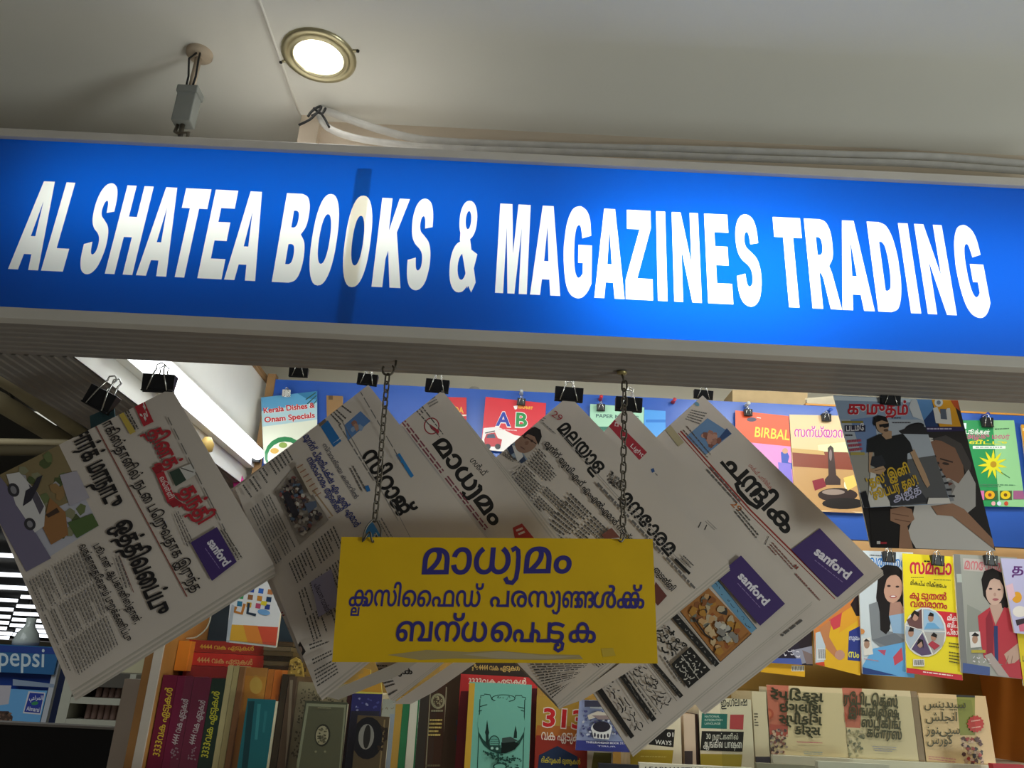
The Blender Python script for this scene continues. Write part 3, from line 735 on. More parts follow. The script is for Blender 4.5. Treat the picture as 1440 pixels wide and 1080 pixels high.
Q2 = [(518, 541), (702, 780), (447, 976), (331, 687)]
newspaper('second newspaper from the left, with blue headlines and a crowd picture', 1.163, Q2, [
 ('p', '5a7fb4', [(484, 598), (507, 578), (521, 592), (489, 620)]), ('b', [(497, 594), (512, 586), (510, 602), (494, 612)], 8, ['b08a78', '9a6f60', '8aa0c0'], 2, 5),
 ('m', [(480, 562), (501, 575), (478, 600), (458, 578)], 1, 6, '55504e', .4), ('e', '6a6664', 489, 558, 3, 3),
 ('p', '2c6fb0', [(451, 600), (461, 591), (480, 620), (469, 629)]), ('t', '29', (468, 624), (476, 617), 8, 'e8eef4', .02, LA, (.85, -.5)), ('p', '7a6a5a', [(444, 590), (453, 582), (459, 592), (450, 600)]),
 ('m', [(475, 592), (530, 680), (528, 682), (473, 594)], 1, 1, '7a7674'), ('l', '8a8684', [(477, 585), (560, 732)], .8),
 ('t', 'സിറാജ്', (508, 640), (563, 730), 21, '1d1c1c', .048),
 ('p', '2f7fc0', [(557, 640), (562, 637), (582, 669), (578, 672)]), ('m', [(566, 636), (594, 684), (592, 686), (564, 638)], 1, 1, 'a0605a'),
 ('t', 'മൂന്ന് പ്രതിപക്ഷ എം എൽ എമാർ', (426, 614), (499, 742), 8, '2d3a7c', .026), ('t', 'നിരാഹാരം തുടങ്ങി', (431, 646), (474, 722), 8, '2d3a7c', .026),
 ('t', 'സ്വാശ്രയ കരാറിൽ', (453, 626), (499, 702), 5.5, '4a4a58', .002), ('m', [(497, 652), (517, 688), (508, 694), (490, 658)], 1, 2, '5a5654', .4), ('p', '2c6fb0', [(513, 684), (518, 682), (521, 690), (516, 692)]),
 ('p', 'a0968c', [(415, 655), (462, 731), (421, 766), (386, 690)]), ('b', [(412, 664), (458, 730), (422, 762), (390, 694)], 170, ['4a4248', '8a7a74', '6f5a50', '5a6a80', 'b0a69c', '83504a', '3c3a40', 'c4bab0'], 1.6, 4.5),
 ('p', 'c4b4a2', [(415, 655), (424, 652), (449, 691), (437, 697)]), ('p', '2f2b33', [(397, 694), (405, 690), (421, 722), (413, 729)]), ('p', '5a6478', [(428, 708), (444, 704), (446, 712), (434, 722)])] +
 [('l', '98604a', [(418 + i * 4.2, 658 + i * 6.6), (426 + i * 4.2, 653 + i * 6.6)], 1.3) for i in range(7)] + [
 ('m', [(403, 627), (414, 646), (352, 702), (339, 683)], 1, 14, '55514e', .42), ('m', [(379, 693), (417, 769), (388, 796), (350, 716)], 3, 9, '5f5b58', .42),
 ('m', [(470, 737), (484, 768), (413, 826), (400, 795)], 1, 17, '55514e', .42), ('m', [(488, 775), (520, 846), (440, 905), (418, 832)], 2, 18, '55514e', .42),
 ('p', '8e88a0', [(437, 818), (466, 800), (478, 850), (448, 868)]), ('t', 'പ്രധാന വാർത്ത', (441, 822), (460, 866), 6, '2e2838', .012),
 ('m', [(433, 905), (462, 895), (478, 946), (445, 968)], 1, 12, '55514e', .42), ('p', '2a2422', [(414, 915), (422, 902), (430, 916), (422, 927)]), ('e', '8a7468', 422, 914, 3, 5),
 ('p', '3f84c0', [(513, 742), (524, 734), (536, 754), (516, 756)]), ('m', [(540, 722), (560, 756), (548, 764), (530, 732)], 1, 3, '7a7674', .4), ('l', '8a8684', [(548, 700), (600, 800)], .8),
 ('l', 'a3886a', [(462, 728), (468, 726), (441, 690)], 2.2),
 ('m', [(505, 545), (572, 660), (570, 662), (503, 547)], 1, 1, '6a6664', .5, .6),
], stackq(Q2, 4, (1.4, .6), (1.5, 2.2)) + [[(452, 978), (560, 931), (606, 918), (560, 950), (476, 984)]])

QB = [(514, 549), (560, 700), (424, 928), (322, 690)]
newspaper('newspaper edge with a yellow strip and red Malayalam headline, behind the crowd-picture newspaper', 1.171, QB, [
 ('p', 'c09a45', [(334, 688), (344, 684), (388, 796), (380, 800)]), ('p', 'c8963c', [(380, 798), (392, 796), (434, 874), (424, 880)]), ('p', 'dcb060', [(396, 806), (402, 804), (424, 848), (418, 852)]),
 ('t', 'റമദാക്കാം', (361, 822), (402, 898), 10, '9c2f3c', .02), ('m', [(346, 780), (360, 774), (366, 790), (352, 796)], 1, 3)],
 stackq(QB, 3, (1, 1), (.4, 1.6)))

Q3 = [(622, 549), (800, 792), (548, 984), (437, 696)]
newspaper('third newspaper from the left, with black Malayalam masthead and a red round emblem', 1.180, Q3, [
 ('t', 'മാധ{ya}മം', (608, 624), (693, 741), 21, '232222', .05), ('t', 'ഗൾഫ്', (660, 648), (680, 670), 7, '2a2829', .015),
 ('e', 'a3303e', 607, 599, 11, 12), ('e', 'd9d2c8', 607, 599, 9.4, 10.4), ('p', 'a3303e', [(602, 595), (607, 598), (618, 606), (616, 611), (606, 603)]),
 ('m', [(588, 560), (626, 612), (620, 618), (572, 566)], 1, 3, '5c5856', .4, .8), ('m', [(566, 584), (690, 745), (684, 750), (560, 590)], 2, 2, '8a4a58', .5, .7), ('l', '9a96a0', [(560, 592), (682, 752)], .8),
 ('m', [(598, 563), (612, 556), (618, 566), (604, 574)], 1, 3, '777270', .4),
 ('t', 'Fathima', (607, 741), (624, 760), 6, '3a3838', .003, LA), ('p', 'b03a36', [(721, 742), (734, 736), (752, 758), (724, 758)]), ('m', [(724, 744), (734, 740), (740, 750), (730, 754)], 1, 2, 'e4d8d0'),
 ('m', [(640, 730), (660, 756), (636, 756), (628, 744)], 1, 3, '777270', .4),
 ('m', [(512, 934), (545, 934), (560, 972), (548, 980)], 1, 9, '4c4846', .42), ('t', 'ടുക', (552, 948), (580, 948), 9, '232222', .02),
], stackq(Q3, 5, (2.4, -1.2), (1.2, .6)) + [[(552, 990), (640, 930), (672, 930), (612, 972), (578, 990)]])

Q4 = [(800, 556), (1025, 790), (783, 990), (560, 760)]
newspaper('newspaper with a man\'s portrait and a black Malayalam masthead around a dark emblem', 1.195, Q4, [
 ('t', 'മലയാള', (783, 603), (839, 668), 18, '1d1c1c', .048), ('t', 'മനോരമ', (869, 701), (940, 783), 18, '1d1c1c', .048), ('b', [(860, 660), (882, 684), (872, 694), (846, 668)], 60, ['2a2828', '55504c', '8a8682'], .6, 2.2),
 ('t', '29', (775, 584), (787, 593), 9, 'a0323c', .004, LA), ('m', [(756, 577), (772, 585), (764, 594), (748, 586)], 1, 3, '6a6664', .4), ('m', [(766, 590), (790, 612), (784, 618), (758, 596)], 1, 3, '6a6664', .4, .7),
 ('p', '8fa0b4', [(712, 630), (724, 622), (742, 646), (732, 650), (722, 644)]), ('p', '3a4660', [(712, 628), (720, 622), (724, 636), (718, 640)]), ('p', '3a4660', [(730, 648), (736, 640), (740, 648), (733, 652)]),
 ('p', 'e0dcd8', [(720, 626), (730, 628), (736, 642), (728, 650)]),
 ('e', '9c7a68', 741, 619, 15, 20, 38), ('p', '2d292a', [(744, 604), (752, 600), (760, 604), (762, 614), (757, 626), (752, 614), (742, 610), (735, 616), (738, 606)]), ('l', '33292a', [(734, 612), (742, 616), (754, 624)], 1.4), ('e', '4a3430', 738, 615, 2.2, 1.6, 38), ('e', '4a3430', 748, 620, 2.2, 1.6, 38), ('l', '6f4c42', [(732, 628), (738, 632)], 1.4), ('e', '886454', 741, 623, 2.2, 3.4, 38),
 ('t', 'രമേശ്', (706, 639), (722, 650), 5, '2a2829', .015), ('t', 'മൂന്ന് യുഡിഎഫ് എംഎൽഎമാർ നടത്തിയ സമരം തുടങ്ങി', (765, 625), (944, 832), 7.5, '232122', .034),
 ('m', [(757, 628), (790, 664), (772, 682), (740, 652)], 1, 7, '4f4b49', .42), ('m', [(736, 652), (800, 712), (752, 762), (700, 705)], 2, 16, '4f4b49', .42), ('m', [(802, 690), (868, 756), (800, 790), (752, 765)], 2, 14, '4f4b49', .42), ('m', [(728, 658), (736, 652), (700, 700), (694, 696)], 1, 6),
 ('m', [(840, 675), (985, 832), (982, 836), (836, 679)], 3, 1, '6a6664', .6), ('l', '8a8684', [(790, 610), (960, 800)], .8), ('l', '8a8684', [(880, 702), (955, 788)], .8),
 ('l', '1d1c1c', [(949, 786), (970, 807)], 4), ('m', [(962, 779), (978, 795), (970, 800), (955, 786)], 1, 2, '4a4644', .4), ('p', '6a3a34', [(922, 818), (938, 838), (925, 852), (916, 840)]), ('p', '7a4a40', [(846, 752), (860, 742), (872, 756), (850, 758)]),
 ('m', [(740, 932), (832, 932), (800, 962), (776, 984)], 1, 13, '45413f', .42), ('m', [(832, 905), (860, 930), (842, 940), (820, 920)], 1, 6),
], stackq(Q4, 5, (.4, 2.4), (.8, 1.6)) + [[(786, 996), (874, 931), (905, 931), (820, 984)]])

Q5 = [(881, 571), (1143, 845), (887, 1058), (706, 771)]
newspaper('Urdu newspaper with a red tag, a purple sanford box, a brown picture and black bars', 1.210, Q5, [
 ('p', 'ad3440', [(862, 588), (853, 596), (899, 647), (910, 636)]), ('p', 'e2c8c8', [(865, 593), (870, 594), (870, 600), (864, 599)]), ('e', 'ad3440', 867, 597, 1.6, 1.8), ('t', 'Light', (886, 628), (903, 643), 6, 'eedfe0', .006, LA),
 ('p', '3c5a90', [(915, 660), (919, 658), (921, 663), (917, 665)]), ('m', [(922, 664), (932, 674), (930, 676), (920, 666)], 1, 1, '777270'), ('l', '8a8684', [(862, 655), (858, 668), (850, 672)], 1.5), ('l', '3a3838', [(982, 742), (986, 734)], 1.2), ('l', '3a3838', [(991, 745), (994, 738)], 1.2),
 ('m', [(995, 730), (1010, 744), (1004, 746), (990, 733)], 1, 2, '999490', .3),
 ('p', '6f9fc0', [(1006, 812), (997, 820), (1056, 891), (1064, 884)]), ('s', [(1004, 815), (1060, 886), (1056, 889), (1000, 820)], 1, 9, '38485c', 1.0), ('l', '35506a', [(1006, 812), (1064, 884)], 1.0),
 ('p', 'b0763f', [(993, 823), (955, 858), (1013, 931), (1057, 891)]), ('b', [(993, 826), (1053, 890), (1013, 927), (958, 859)], 60, ['c9a070', '8f5a34', 'd0b48a', 'a05a30', '7a7a70', 'bfae90', '3d3a38', 'b8853a'], 2.5, 7.5),
 ('b', [(1008, 868), (1042, 896), (1030, 908), (1008, 886)], 16, ['b8b4ac', '2c2c30', '8f8a84', 'd8d0c0'], 2.5, 7), ('l', '2a2624', [(975, 868), (992, 892), (1003, 900)], 2.2),
 ('l', '2a2624', [(1057, 891), (1013, 931), (955, 858)], 1.2),
 ('p', '22201f', [(952, 863), (945, 869), (1006, 938), (1012, 933)]), ('s', [(952, 866), (1009, 933), (1005, 936), (948, 870)], 1, 10, '8a8682', 1.1),
 ('p', '201e1d', [(971, 909), (944, 934), (968, 968), (999, 942)]), ('s', [(970, 912), (996, 942), (968, 964), (947, 935)], 5, 5, 'c9c3ba', 1.5), ('l', 'c9c3ba', [(958, 921), (983, 955)], .9),
 ('s', [(938, 876), (968, 905), (945, 928), (908, 890)], 3, 4, '252322', 2.6), ('s', [(936, 880), (966, 908), (950, 922), (915, 890)], 3, 4, '252322', 2.0),
 ('p', '242221', [(923, 933), (917, 933), (956, 982), (961, 978)]), ('p', '242221', [(873, 941), (867, 945), (917, 1015), (923, 1011)]), ('p', '242221', [(846, 967), (840, 972), (887, 1039), (892, 1035)]),
 ('s', [(923, 936), (960, 978), (956, 980), (919, 937)], 1, 8, '77726c', .9), ('s', [(873, 945), (921, 1011), (918, 1013), (870, 946)], 1, 10, '77726c', .9),
 ('s', [(908, 934), (951, 988), (930, 1004), (884, 940)], 3, 5, '2f2c2b', 1.7), ('s', [(897, 936), (945, 994), (934, 1000), (890, 940)], 2, 6, '2f2c2b', 1.5),
 ('s', [(860, 952), (908, 1022), (894, 1034), (848, 962)], 3, 6, '2f2c2b', 1.7), ('l', '77726c', [(911, 933), (952, 986)], .9), ('l', '77726c', [(880, 938), (930, 1004)], .9), ('l', '77726c', [(866, 948), (912, 1018)], .9),
 ('m', [(935, 920), (962, 960), (958, 964), (930, 924)], 1, 1, '55504c'), ('m', [(880, 940), (926, 1006), (923, 1009), (877, 943)], 1, 1, '55504c', .5),
] + sanford([(1042, 781), (1008, 810), (1069, 880), (1104, 849)], (1037, 811), (1075, 852), 12), stackq(Q5, 4, (-.4, 1.8), (.8, 1.6)))

Q6 = [(988, 556), (1242, 803), (985, 1000), (790, 735)]
newspaper('rightmost newspaper, with a curly black masthead and a purple sanford box', 1.225, Q6, [
 ('t', 'ച{nda}ിക', (1013, 650), (1105, 752), 22, '1d1c1c', .055), ('t', 'ഗൾഫ് ചന്ദ്രിക', (1052, 655), (1083, 689), 4.5, 'b0483f', .008),
 ('l', 'a03a34', [(957, 606), (1055, 717), (1177, 838)], 2.2), ('l', 'a03a34', [(954, 609), (1052, 720), (1174, 842)], 1.2), ('t', '29', (1027, 709), (1039, 721), 8, 'b56a34', .02, LA),
 ('p', '6d8fb8', [(965, 614), (995, 588), (1029, 610), (992, 640)]), ('p', '38507c', [(1002, 628), (1029, 610), (1022, 602), (996, 634)]), ('b', [(982, 612), (1012, 604), (1018, 616), (990, 632)], 12, ['a8786a', '8a5a4c', 'c09080'], 3, 6),
 ('m', [(972, 575), (996, 580), (984, 598), (962, 590)], 1, 5, '6a6664', .4), ('e', '6d9ab0', 980, 568, 4, 2.5, 40),
 ('m', [(965, 596), (1002, 640), (996, 646), (958, 604)], 1, 3, '6a5a50', .4), ('p', 'b3a684', [(932, 600), (940, 594), (962, 622), (954, 628)]), ('m', [(998, 652), (1045, 706), (1038, 712), (990, 660)], 1, 2, '6a6664', .4),
 ('m', [(1040, 712), (1072, 748), (1064, 760), (1030, 718)], 1, 3, '55514e', .4), ('l', '4a4644', [(1081, 754), (1076, 766)], 1), ('m', [(1086, 760), (1120, 798), (1112, 806), (1078, 768)], 1, 3, '8a5a54', .4), ('m', [(1124, 800), (1160, 842), (1152, 846), (1116, 808)], 2, 2, '8a5a54', .4, .8),
 ('m', [(1000, 560), (1130, 690), (1128, 692), (998, 562)], 1, 1, 'b0aba4', .5, .6), ('t', 'll', (1116, 797), (1120, 801), 5, '8a3a34', .02, LA),
 ('m', [(1132, 872), (1076, 915), (1073, 911), (1129, 868)], 1, 1, '5a5654', .6),
] + sanford([(1153, 743), (1113, 773), (1178, 840), (1215, 808)], (1144, 778), (1191, 815), 13), stackq(Q6, 4, (.2, 1.4), (1.6, 1.2)))

for a in ((224, 539, 1.153, .050, .026, 'black binder clip gripping the leftmost newspaper, in front of the tube light', 0, 1.7),
          (517, 534, 1.165, .032, .017, 'black binder clip gripping the crowd-picture newspaper', 4, 1.5), (615, 543, 1.183, .038, .020, 'black binder clip gripping the newspaper with the red round emblem', 3, 1.5),
          (800, 555, 1.197, .046, .022, 'black binder clip gripping the newspaper with the man\'s portrait', 2, 1.5), (884, 569, 1.212, .044, .022, 'black binder clip gripping the newspaper with the red tag', 2, 1.8),
          (989, 555, 1.228, .032, .014, 'black binder clip gripping the rightmost newspaper', 4, 1.5)):
    clip(a[0], a[1], a[2], a[3], a[4], a[5], a[6], a[7])
clip(142, 562, 1.165, .048, .030, 'black binder clip hanging askew, left of the leftmost newspaper\'s own clip', 24, 2.0)
clip(420, 524, 1.16, .030, .014, 'empty black binder clip under the sign above the Kerala cookbook', 0, 1.0)
m = MB(); f = [PY(x, y, 1.172) for x, y in ((126, 585), (160, 570), (168, 640), (132, 640))]; m.hexa([f[3], f[2], f[1], f[0]], [p + Vector((0, .002, 0)) for p in (f[3], f[2], f[1], f[0])], ink('3f6068'))
tag(m.build('magazine'), 'teal magazine mostly hidden behind the leftmost newspaper', 'magazine')

# ================================================================== hanging and displayed magazines and books
def sheet(name, cat, label, Y, q, base, ops, group=None, thick=.006, gl=True, pages=True):
    """a magazine or book with its front cover facing out"""
    root = empty(name, PY((q[2][0] + q[3][0]) / 2, (q[2][1] + q[3][1]) / 2, Y), label, cat, group)
    m = Print(Y, gl); f = [PY(x, y, Y) for x, y in q]; k = [p + Vector((0, .0008, 0)) for p in f]
    mt = m.ik(base)
    m.hexa([f[3], f[2], f[1], f[0]], [k[3], k[2], k[1], k[0]], mt)
    m.clip_to(q); m.run(ops); m.build('cover', root)
    c = sum(f, Vector()) / 4; g = [c + (p - c) * .985 for p in f]
    a = [p + Vector((0, .001, 0)) for p in g]; b = [p + Vector((0, thick, 0)) for p in g]
    m = MB(); m.hexa([a[3], a[2], a[1], a[0]], [b[3], b[2], b[1], b[0]], PAGES); m.build('page_block', root)
    return root

SK, SK2, HR = 'b98a72', '9a6a52', '1f1a1a'
# ---- the two magazines in front, hung from the sign
sheet('magazine', 'magazine', 'magazine with an old bearded man on its cover, hung behind the sunglasses-man magazine', 1.150,
 [(1180, 558), (1347, 563), (1400, 775), (1225, 770)], '2e2a2a', [
 ('p', '5a86b8', [(1282, 560), (1310, 561), (1318, 602), (1290, 602)]), ('p', 'd89a2c', [(1310, 561), (1340, 562), (1352, 601), (1322, 602)]), ('p', '2a3f6a', [(1290, 602), (1312, 576), (1320, 602)]), ('p', 'b8502c', [(1336, 562), (1347, 563), (1350, 578), (1342, 572)]),
 ('e', 'cfd4d6', 1320, 566, 6, 6), ('e', '7a8088', 1320, 566, 3, 3), ('p', 'd5d0ca', [(1312, 574), (1318, 572), (1325, 588), (1332, 574), (1336, 574), (1339, 597), (1316, 595)]), ('p', '5a6270', [(1322, 575), (1330, 575), (1332, 590), (1323, 589)]),
 ('p', '332c52', [(1275, 600), (1354, 600), (1356, 606), (1278, 608)]), ('m', [(1302, 601), (1340, 601), (1340, 605), (1302, 605)], 1, 1, 'b0a8c0'),
 ('p', 'cfc9c4', [(1240, 608), (1312, 616), (1316, 650), (1330, 700), (1400, 775), (1288, 771), (1240, 690)]), ('p', '221f20', [(1222, 714), (1286, 712), (1282, 734), (1268, 771), (1226, 770)]),
 ('p', '8a6450', [(1306, 622), (1324, 616), (1343, 628), (1354, 650), (1356, 668), (1346, 690), (1326, 694), (1318, 672), (1310, 650)]), ('p', '4c4644', [(1308, 618), (1330, 612), (1352, 624), (1366, 652), (1362, 676), (1355, 656), (1343, 630), (1324, 620)]),
 ('p', 'b5b0ac', [(1318, 676), (1334, 672), (1348, 680), (1362, 660), (1372, 680), (1372, 712), (1350, 730), (1328, 714)]), ('p', '8a8480', [(1322, 682), (1338, 674), (1344, 684), (1334, 704), (1324, 700)]), ('e', '6a4038', 1333, 681, 7, 2.2, -12),
 ('e', '3a2c28', 1330, 652, 5, 1.8, 10), ('l', '3a2c28', [(1322, 645), (1340, 650)], 2), ('p', '74503f', [(1319, 648), (1326, 668), (1320, 671), (1314, 664)]),
 ('p', '8c8c90', [(1290, 632), (1306, 632), (1330, 672), (1342, 704), (1322, 708), (1300, 680)])] +
 [('l', '2b2b30', [(1292 + i * 5.5, 640 + i * 8.2), (1312 + i * 4.4, 632 + i * 9.4)], 3) for i in range(8)] + [
 ('p', 'a27a62', [(1252, 716), (1270, 712), (1282, 716), (1286, 730), (1276, 740), (1284, 771), (1264, 771), (1266, 738), (1252, 732)]), ('l', '7a5645', [(1254, 722), (1278, 726)], 1.3), ('l', '7a5645', [(1258, 730), (1280, 734)], 1.3),
 ('p', 'a27a62', [(1310, 712), (1340, 708), (1356, 716), (1398, 760), (1398, 772), (1340, 726), (1318, 724)]), ('r', 'c8c4c0', 1233, 761, 1238, 765), ('r', 'a0303a', 1238, 762, 1247, 765)], 'magazines hung under the sign', .006)
sheet('magazine', 'magazine', 'magazine with a man in black shirt and sunglasses under a red Tamil title', 1.138,
 [(1172, 556), (1289, 561), (1337, 708), (1215, 714)], '8fa0b8', [
 ('p', 'c8d4e0', [(1172, 557), (1288, 561), (1290, 566), (1174, 563)]), ('p', 'aab0ba', [(1180, 590), (1300, 590), (1336, 707), (1215, 714)]), ('p', '6f86b0', [(1196, 590), (1230, 586), (1236, 640), (1212, 640)]), ('p', '9a968e', [(1195, 640), (1230, 635), (1240, 712), (1216, 713)]), ('p', '5b5a5c', [(1250, 650), (1316, 640), (1336, 707), (1246, 712)]),
 ('t', 'குமுதம்', (1192, 582), (1277, 583), 14, 'e8dcdc', .09, TA), ('t', 'குமுதம்', (1192, 582), (1277, 583), 14, 'b32a35', .05, TA),
 ('p', 'c8cace', [(1282, 562), (1291, 562), (1298, 580), (1308, 583), (1311, 590), (1302, 594), (1296, 590), (1284, 586), (1278, 572)]), ('e', '222024', 1286, 601, 14, 6, -14), ('p', '2a282c', [(1264, 606), (1290, 596), (1310, 604), (1312, 611), (1268, 610)]),
 ('m', [(1252, 586), (1280, 586), (1282, 596), (1254, 596)], 1, 3, '55525a'), ('r', '2f2c40', 1188, 598, 1217, 607), ('t', 'படமே', (1190, 606), (1215, 605), 7, 'd8d4d8', .02, TA), ('m', [(1188, 610), (1206, 610), (1206, 614), (1188, 614)], 1, 1, '33303a'), ('m', [(1190, 618), (1212, 616), (1214, 634), (1194, 636)], 1, 3, 'a8485c', .6), ('r', '8a7a30', 1184, 592, 1214, 595), ('r', 'a89850', 1196, 636, 1216, 640),
 ('p', 'b08e70', [(1222, 634), (1228, 634), (1224, 658), (1240, 664), (1244, 660), (1246, 668), (1236, 674), (1222, 664)]), ('p', 'b08e70', [(1279, 634), (1286, 632), (1302, 666), (1308, 682), (1304, 686), (1298, 676)]), ('p', 'cfcac4', [(1224, 664), (1246, 670), (1252, 712), (1220, 713)]),
 ('p', '17181c', [(1220, 618), (1238, 610), (1252, 614), (1270, 610), (1280, 622), (1284, 634), (1276, 638), (1276, 668), (1232, 668), (1230, 636), (1219, 636)]), ('p', '24262e', [(1226, 642), (1240, 640), (1246, 652), (1238, 660), (1224, 654)]), ('p', 'b08e70', [(1226, 660), (1242, 655), (1246, 660), (1240, 668), (1230, 666)]), ('l', '7a5f4c', [(1230, 662), (1244, 659)], 1), ('p', '3a3a40', [(1232, 668), (1276, 664), (1306, 706), (1254, 711)]), ('p', '1c1d22', [(1208, 694), (1218, 690), (1224, 714), (1215, 714)]),
 ('p', 'a8876c', [(1240, 612), (1244, 605), (1254, 606), (1254, 616), (1246, 618)]), ('e', 'a8876c', 1241, 597, 9, 12.5, -8), ('p', '1e1c1e', [(1228, 596), (1229, 587), (1236, 584), (1246, 586), (1249, 594), (1240, 591), (1232, 594), (1231, 600)]), ('p', '1a191c', [(1236, 597), (1250, 595), (1250, 600), (1244, 602), (1241, 600), (1237, 601)]), ('e', '5a4436', 1246, 605, 3.5, 2),
 ('t', "'தல' இனி", (1222, 686), (1280, 664), 11, 'c8a22c', .05, TA), ('t', "'சூப்பர் தல'!", (1228, 704), (1292, 680), 11, 'c8a22c', .05, TA), ('t', 'அஜீத்', (1257, 706), (1296, 692), 8, 'b9b6d0', .03, TA), ('p', 'd8d2cc', [(1306, 700), (1336, 700), (1337, 708), (1304, 709)])], 'magazines hung under the sign', .004)
clip(1252, 563, 1.136, .030, .014, 'dark binder clip holding the two magazines at the right end of the sign', 3, 1.2)

# ---- blue display board on the back wall of the shop
YBD = 2.0
m = MB(); x0 = PY(377, 600, YBD).x
m.box(x0, 1.75, YBD, YBD + .018, 1.986, 2.348, mat('blue_vinyl', '2a56ac', .3, 0, .06, 4, .5))
m.box(x0 - .022, x0, YBD - .004, YBD + .02, 1.986, 2.362, WOOD); m.box(x0, 1.75, YBD - .004, YBD, 1.975, 1.988, mat('dark_trim', '3a3530', .5))
m.box(.80, 1.75, YBD - .002, YBD + .018, 2.348, 2.353, mat('orange_trim', 'c88a3a', .5))
tag(m.build('display_board'), 'wide glossy blue board on the shop back wall with books clipped to it', 'display board')
for pts, hh, lab in (([(1030, 548), (1136, 552), (1134, 572), (1030, 566)], .03, 'brown cardboard carton lying flat above the blue board'), ([(1132, 560), (1180, 556), (1184, 574), (1134, 572)], .02, 'torn pale cardboard flap beside the brown carton')):
    f = [PY(x, y, 2.06) for x, y in pts]; z0 = min(p.z for p in f); m = MB(); k = [p + Vector((0, hh * 3, 0)) for p in f]
    m.hexa([f[3], f[2], f[1], f[0]], [k[3], k[2], k[1], k[0]], mat('cardboard_' + lab[:4].strip(), 'c2a87e' if hh > .025 else 'd8ccb0', .8, 0, .1, 20)); tag(m.build('cardboard'), lab, 'carton')
m = MB(); c = PY(667, 546, 2.02); m.lathe((c.x, 2.03, c.z - .02), [(.022, 0), (.020, .015), (.012, .025), (.0001, .028)], mat('grey_dome', '8f8d84', .5), 20); tag(m.build('cap'), 'small grey dome sitting on top of the blue board', 'ornament')

BG = 'books clipped to the blue board'
def bclip(px, py, label, w=.022, Y=YBD - .02, wire=SILVER, body=BLACK, rot=0):
    return clip(px, py, Y, w, w * .8, label, rot, 1.0, 'binder clips on the blue board', wire, body=body)
sheet('book', 'book', 'cookbook titled Kerala Dishes & Onam Specials on the blue board', YBD - .012, [(367, 559), (446, 550), (446, 646), (371, 652)], 'a9c9cf', [
 ('p', '5a9ac0', [(367, 559), (446, 550), (446, 566), (368, 578)]), ('p', '3a7aa0', [(418, 553), (446, 550), (446, 562), (430, 560)]), ('l', '2c5048', [(444, 552), (430, 562)], 1.6), ('l', '2c5048', [(445, 556), (432, 568)], 1.4), ('l', '2c5048', [(446, 562), (438, 572)], 1.2),
 ('p', 'd8dcc8', [(369, 600), (446, 590), (446, 646), (371, 652)]), ('t', 'Kerala Dishes &', (371, 581), (443, 573), 7.5, 'eee8e0', .12, LA), ('t', 'Kerala Dishes &', (371, 581), (443, 573), 7.5, 'b8323a', .06, LA), ('t', 'Onam Specials', (372, 594), (443, 587), 7.5, 'eee8e0', .12, LA), ('t', 'Onam Specials', (372, 594), (443, 587), 7.5, 'b8323a', .06, LA),
 ('e', '2f7a4a', 400, 640, 28, 26, -10), ('e', 'e6e2d0', 400, 642, 24, 21, -10), ('e', 'c8a050', 386, 634, 6, 4), ('e', '8aa050', 398, 626, 6, 4), ('e', 'b0704a', 410, 634, 6, 4)], BG)
sheet('book', 'book', 'brown book mostly hidden between the cookbook and the crowd-picture newspaper', YBD - .012, [(459, 556), (482, 557), (482, 620), (460, 618)], '8a6c48', [('r', '5a4630', 462, 556, 468, 562)], BG)
sheet('book', 'book', 'red book with yellow letters, behind the newspaper with the round emblem', YBD - .012, [(612, 558), (656, 559), (656, 640), (612, 638)], 'c4343a', [('t', 'DA', (639, 581), (652, 581), 9, 'e0b040', .03, LA), ('r', 'e6dcc8', 640, 583, 656, 585)], BG)
sheet('book', 'book', 'red alphabet book with big letters AB and a red jeep on the blue board', YBD - .012, [(683, 558), (768, 567), (764, 640), (676, 632)], 'cf3640', [
 ('p', 'e4e0dc', [(680, 602), (700, 600), (724, 612), (766, 618), (764, 640), (676, 632)]), ('t', 'EDUMART', (729, 574), (749, 576), 4, 'e8c040', .03, LA), ('p', 'e8e0e0', [(722, 571), (728, 570), (727, 575), (724, 576)]),
 ('t', 'A', (696, 599), (719, 600), 21, 'e8e4e0', .09, LA), ('t', 'A', (697, 598), (718, 599), 19, '2a3c9c', .05, LA), ('t', 'B', (724, 600), (742, 601), 21, 'e8e4e0', .09, LA), ('t', 'B', (725, 599), (741, 600), 19, '2f8a4a', .05, LA),
 ('m', [(700, 602), (728, 604), (728, 607), (700, 605)], 1, 1, 'e0c0c0'), ('p', 'b8303a', [(681, 618), (684, 610), (696, 608), (700, 616), (706, 618), (704, 628), (682, 628)]), ('p', '3a4a60', [(684, 616), (686, 611), (695, 610), (697, 616)]), ('e', '222226', 686, 628, 4, 4), ('e', '222226', 700, 628, 4, 4), ('l', '2a2a30', [(682, 609), (696, 606)], 1.4)], BG)
sheet('book', 'book', 'mint green book with dark lettering, between the portrait and red-tag newspapers', YBD - .012, [(830, 568), (906, 573), (904, 650), (828, 645)], '9fcbb0', [('t', 'PAPER MAKING', (838, 587), (898, 590), 5, '2c4a50', .02, LA), ('r', '2f6a58', 830, 600, 904, 606)], BG)
sheet('book', 'book', 'light blue book beside the mint green one, behind the red-tag newspaper', YBD - .014, [(906, 576), (936, 578), (936, 650), (905, 648)], '4a92d8', [('r', '2c70c0', 908, 590, 936, 594)], BG)
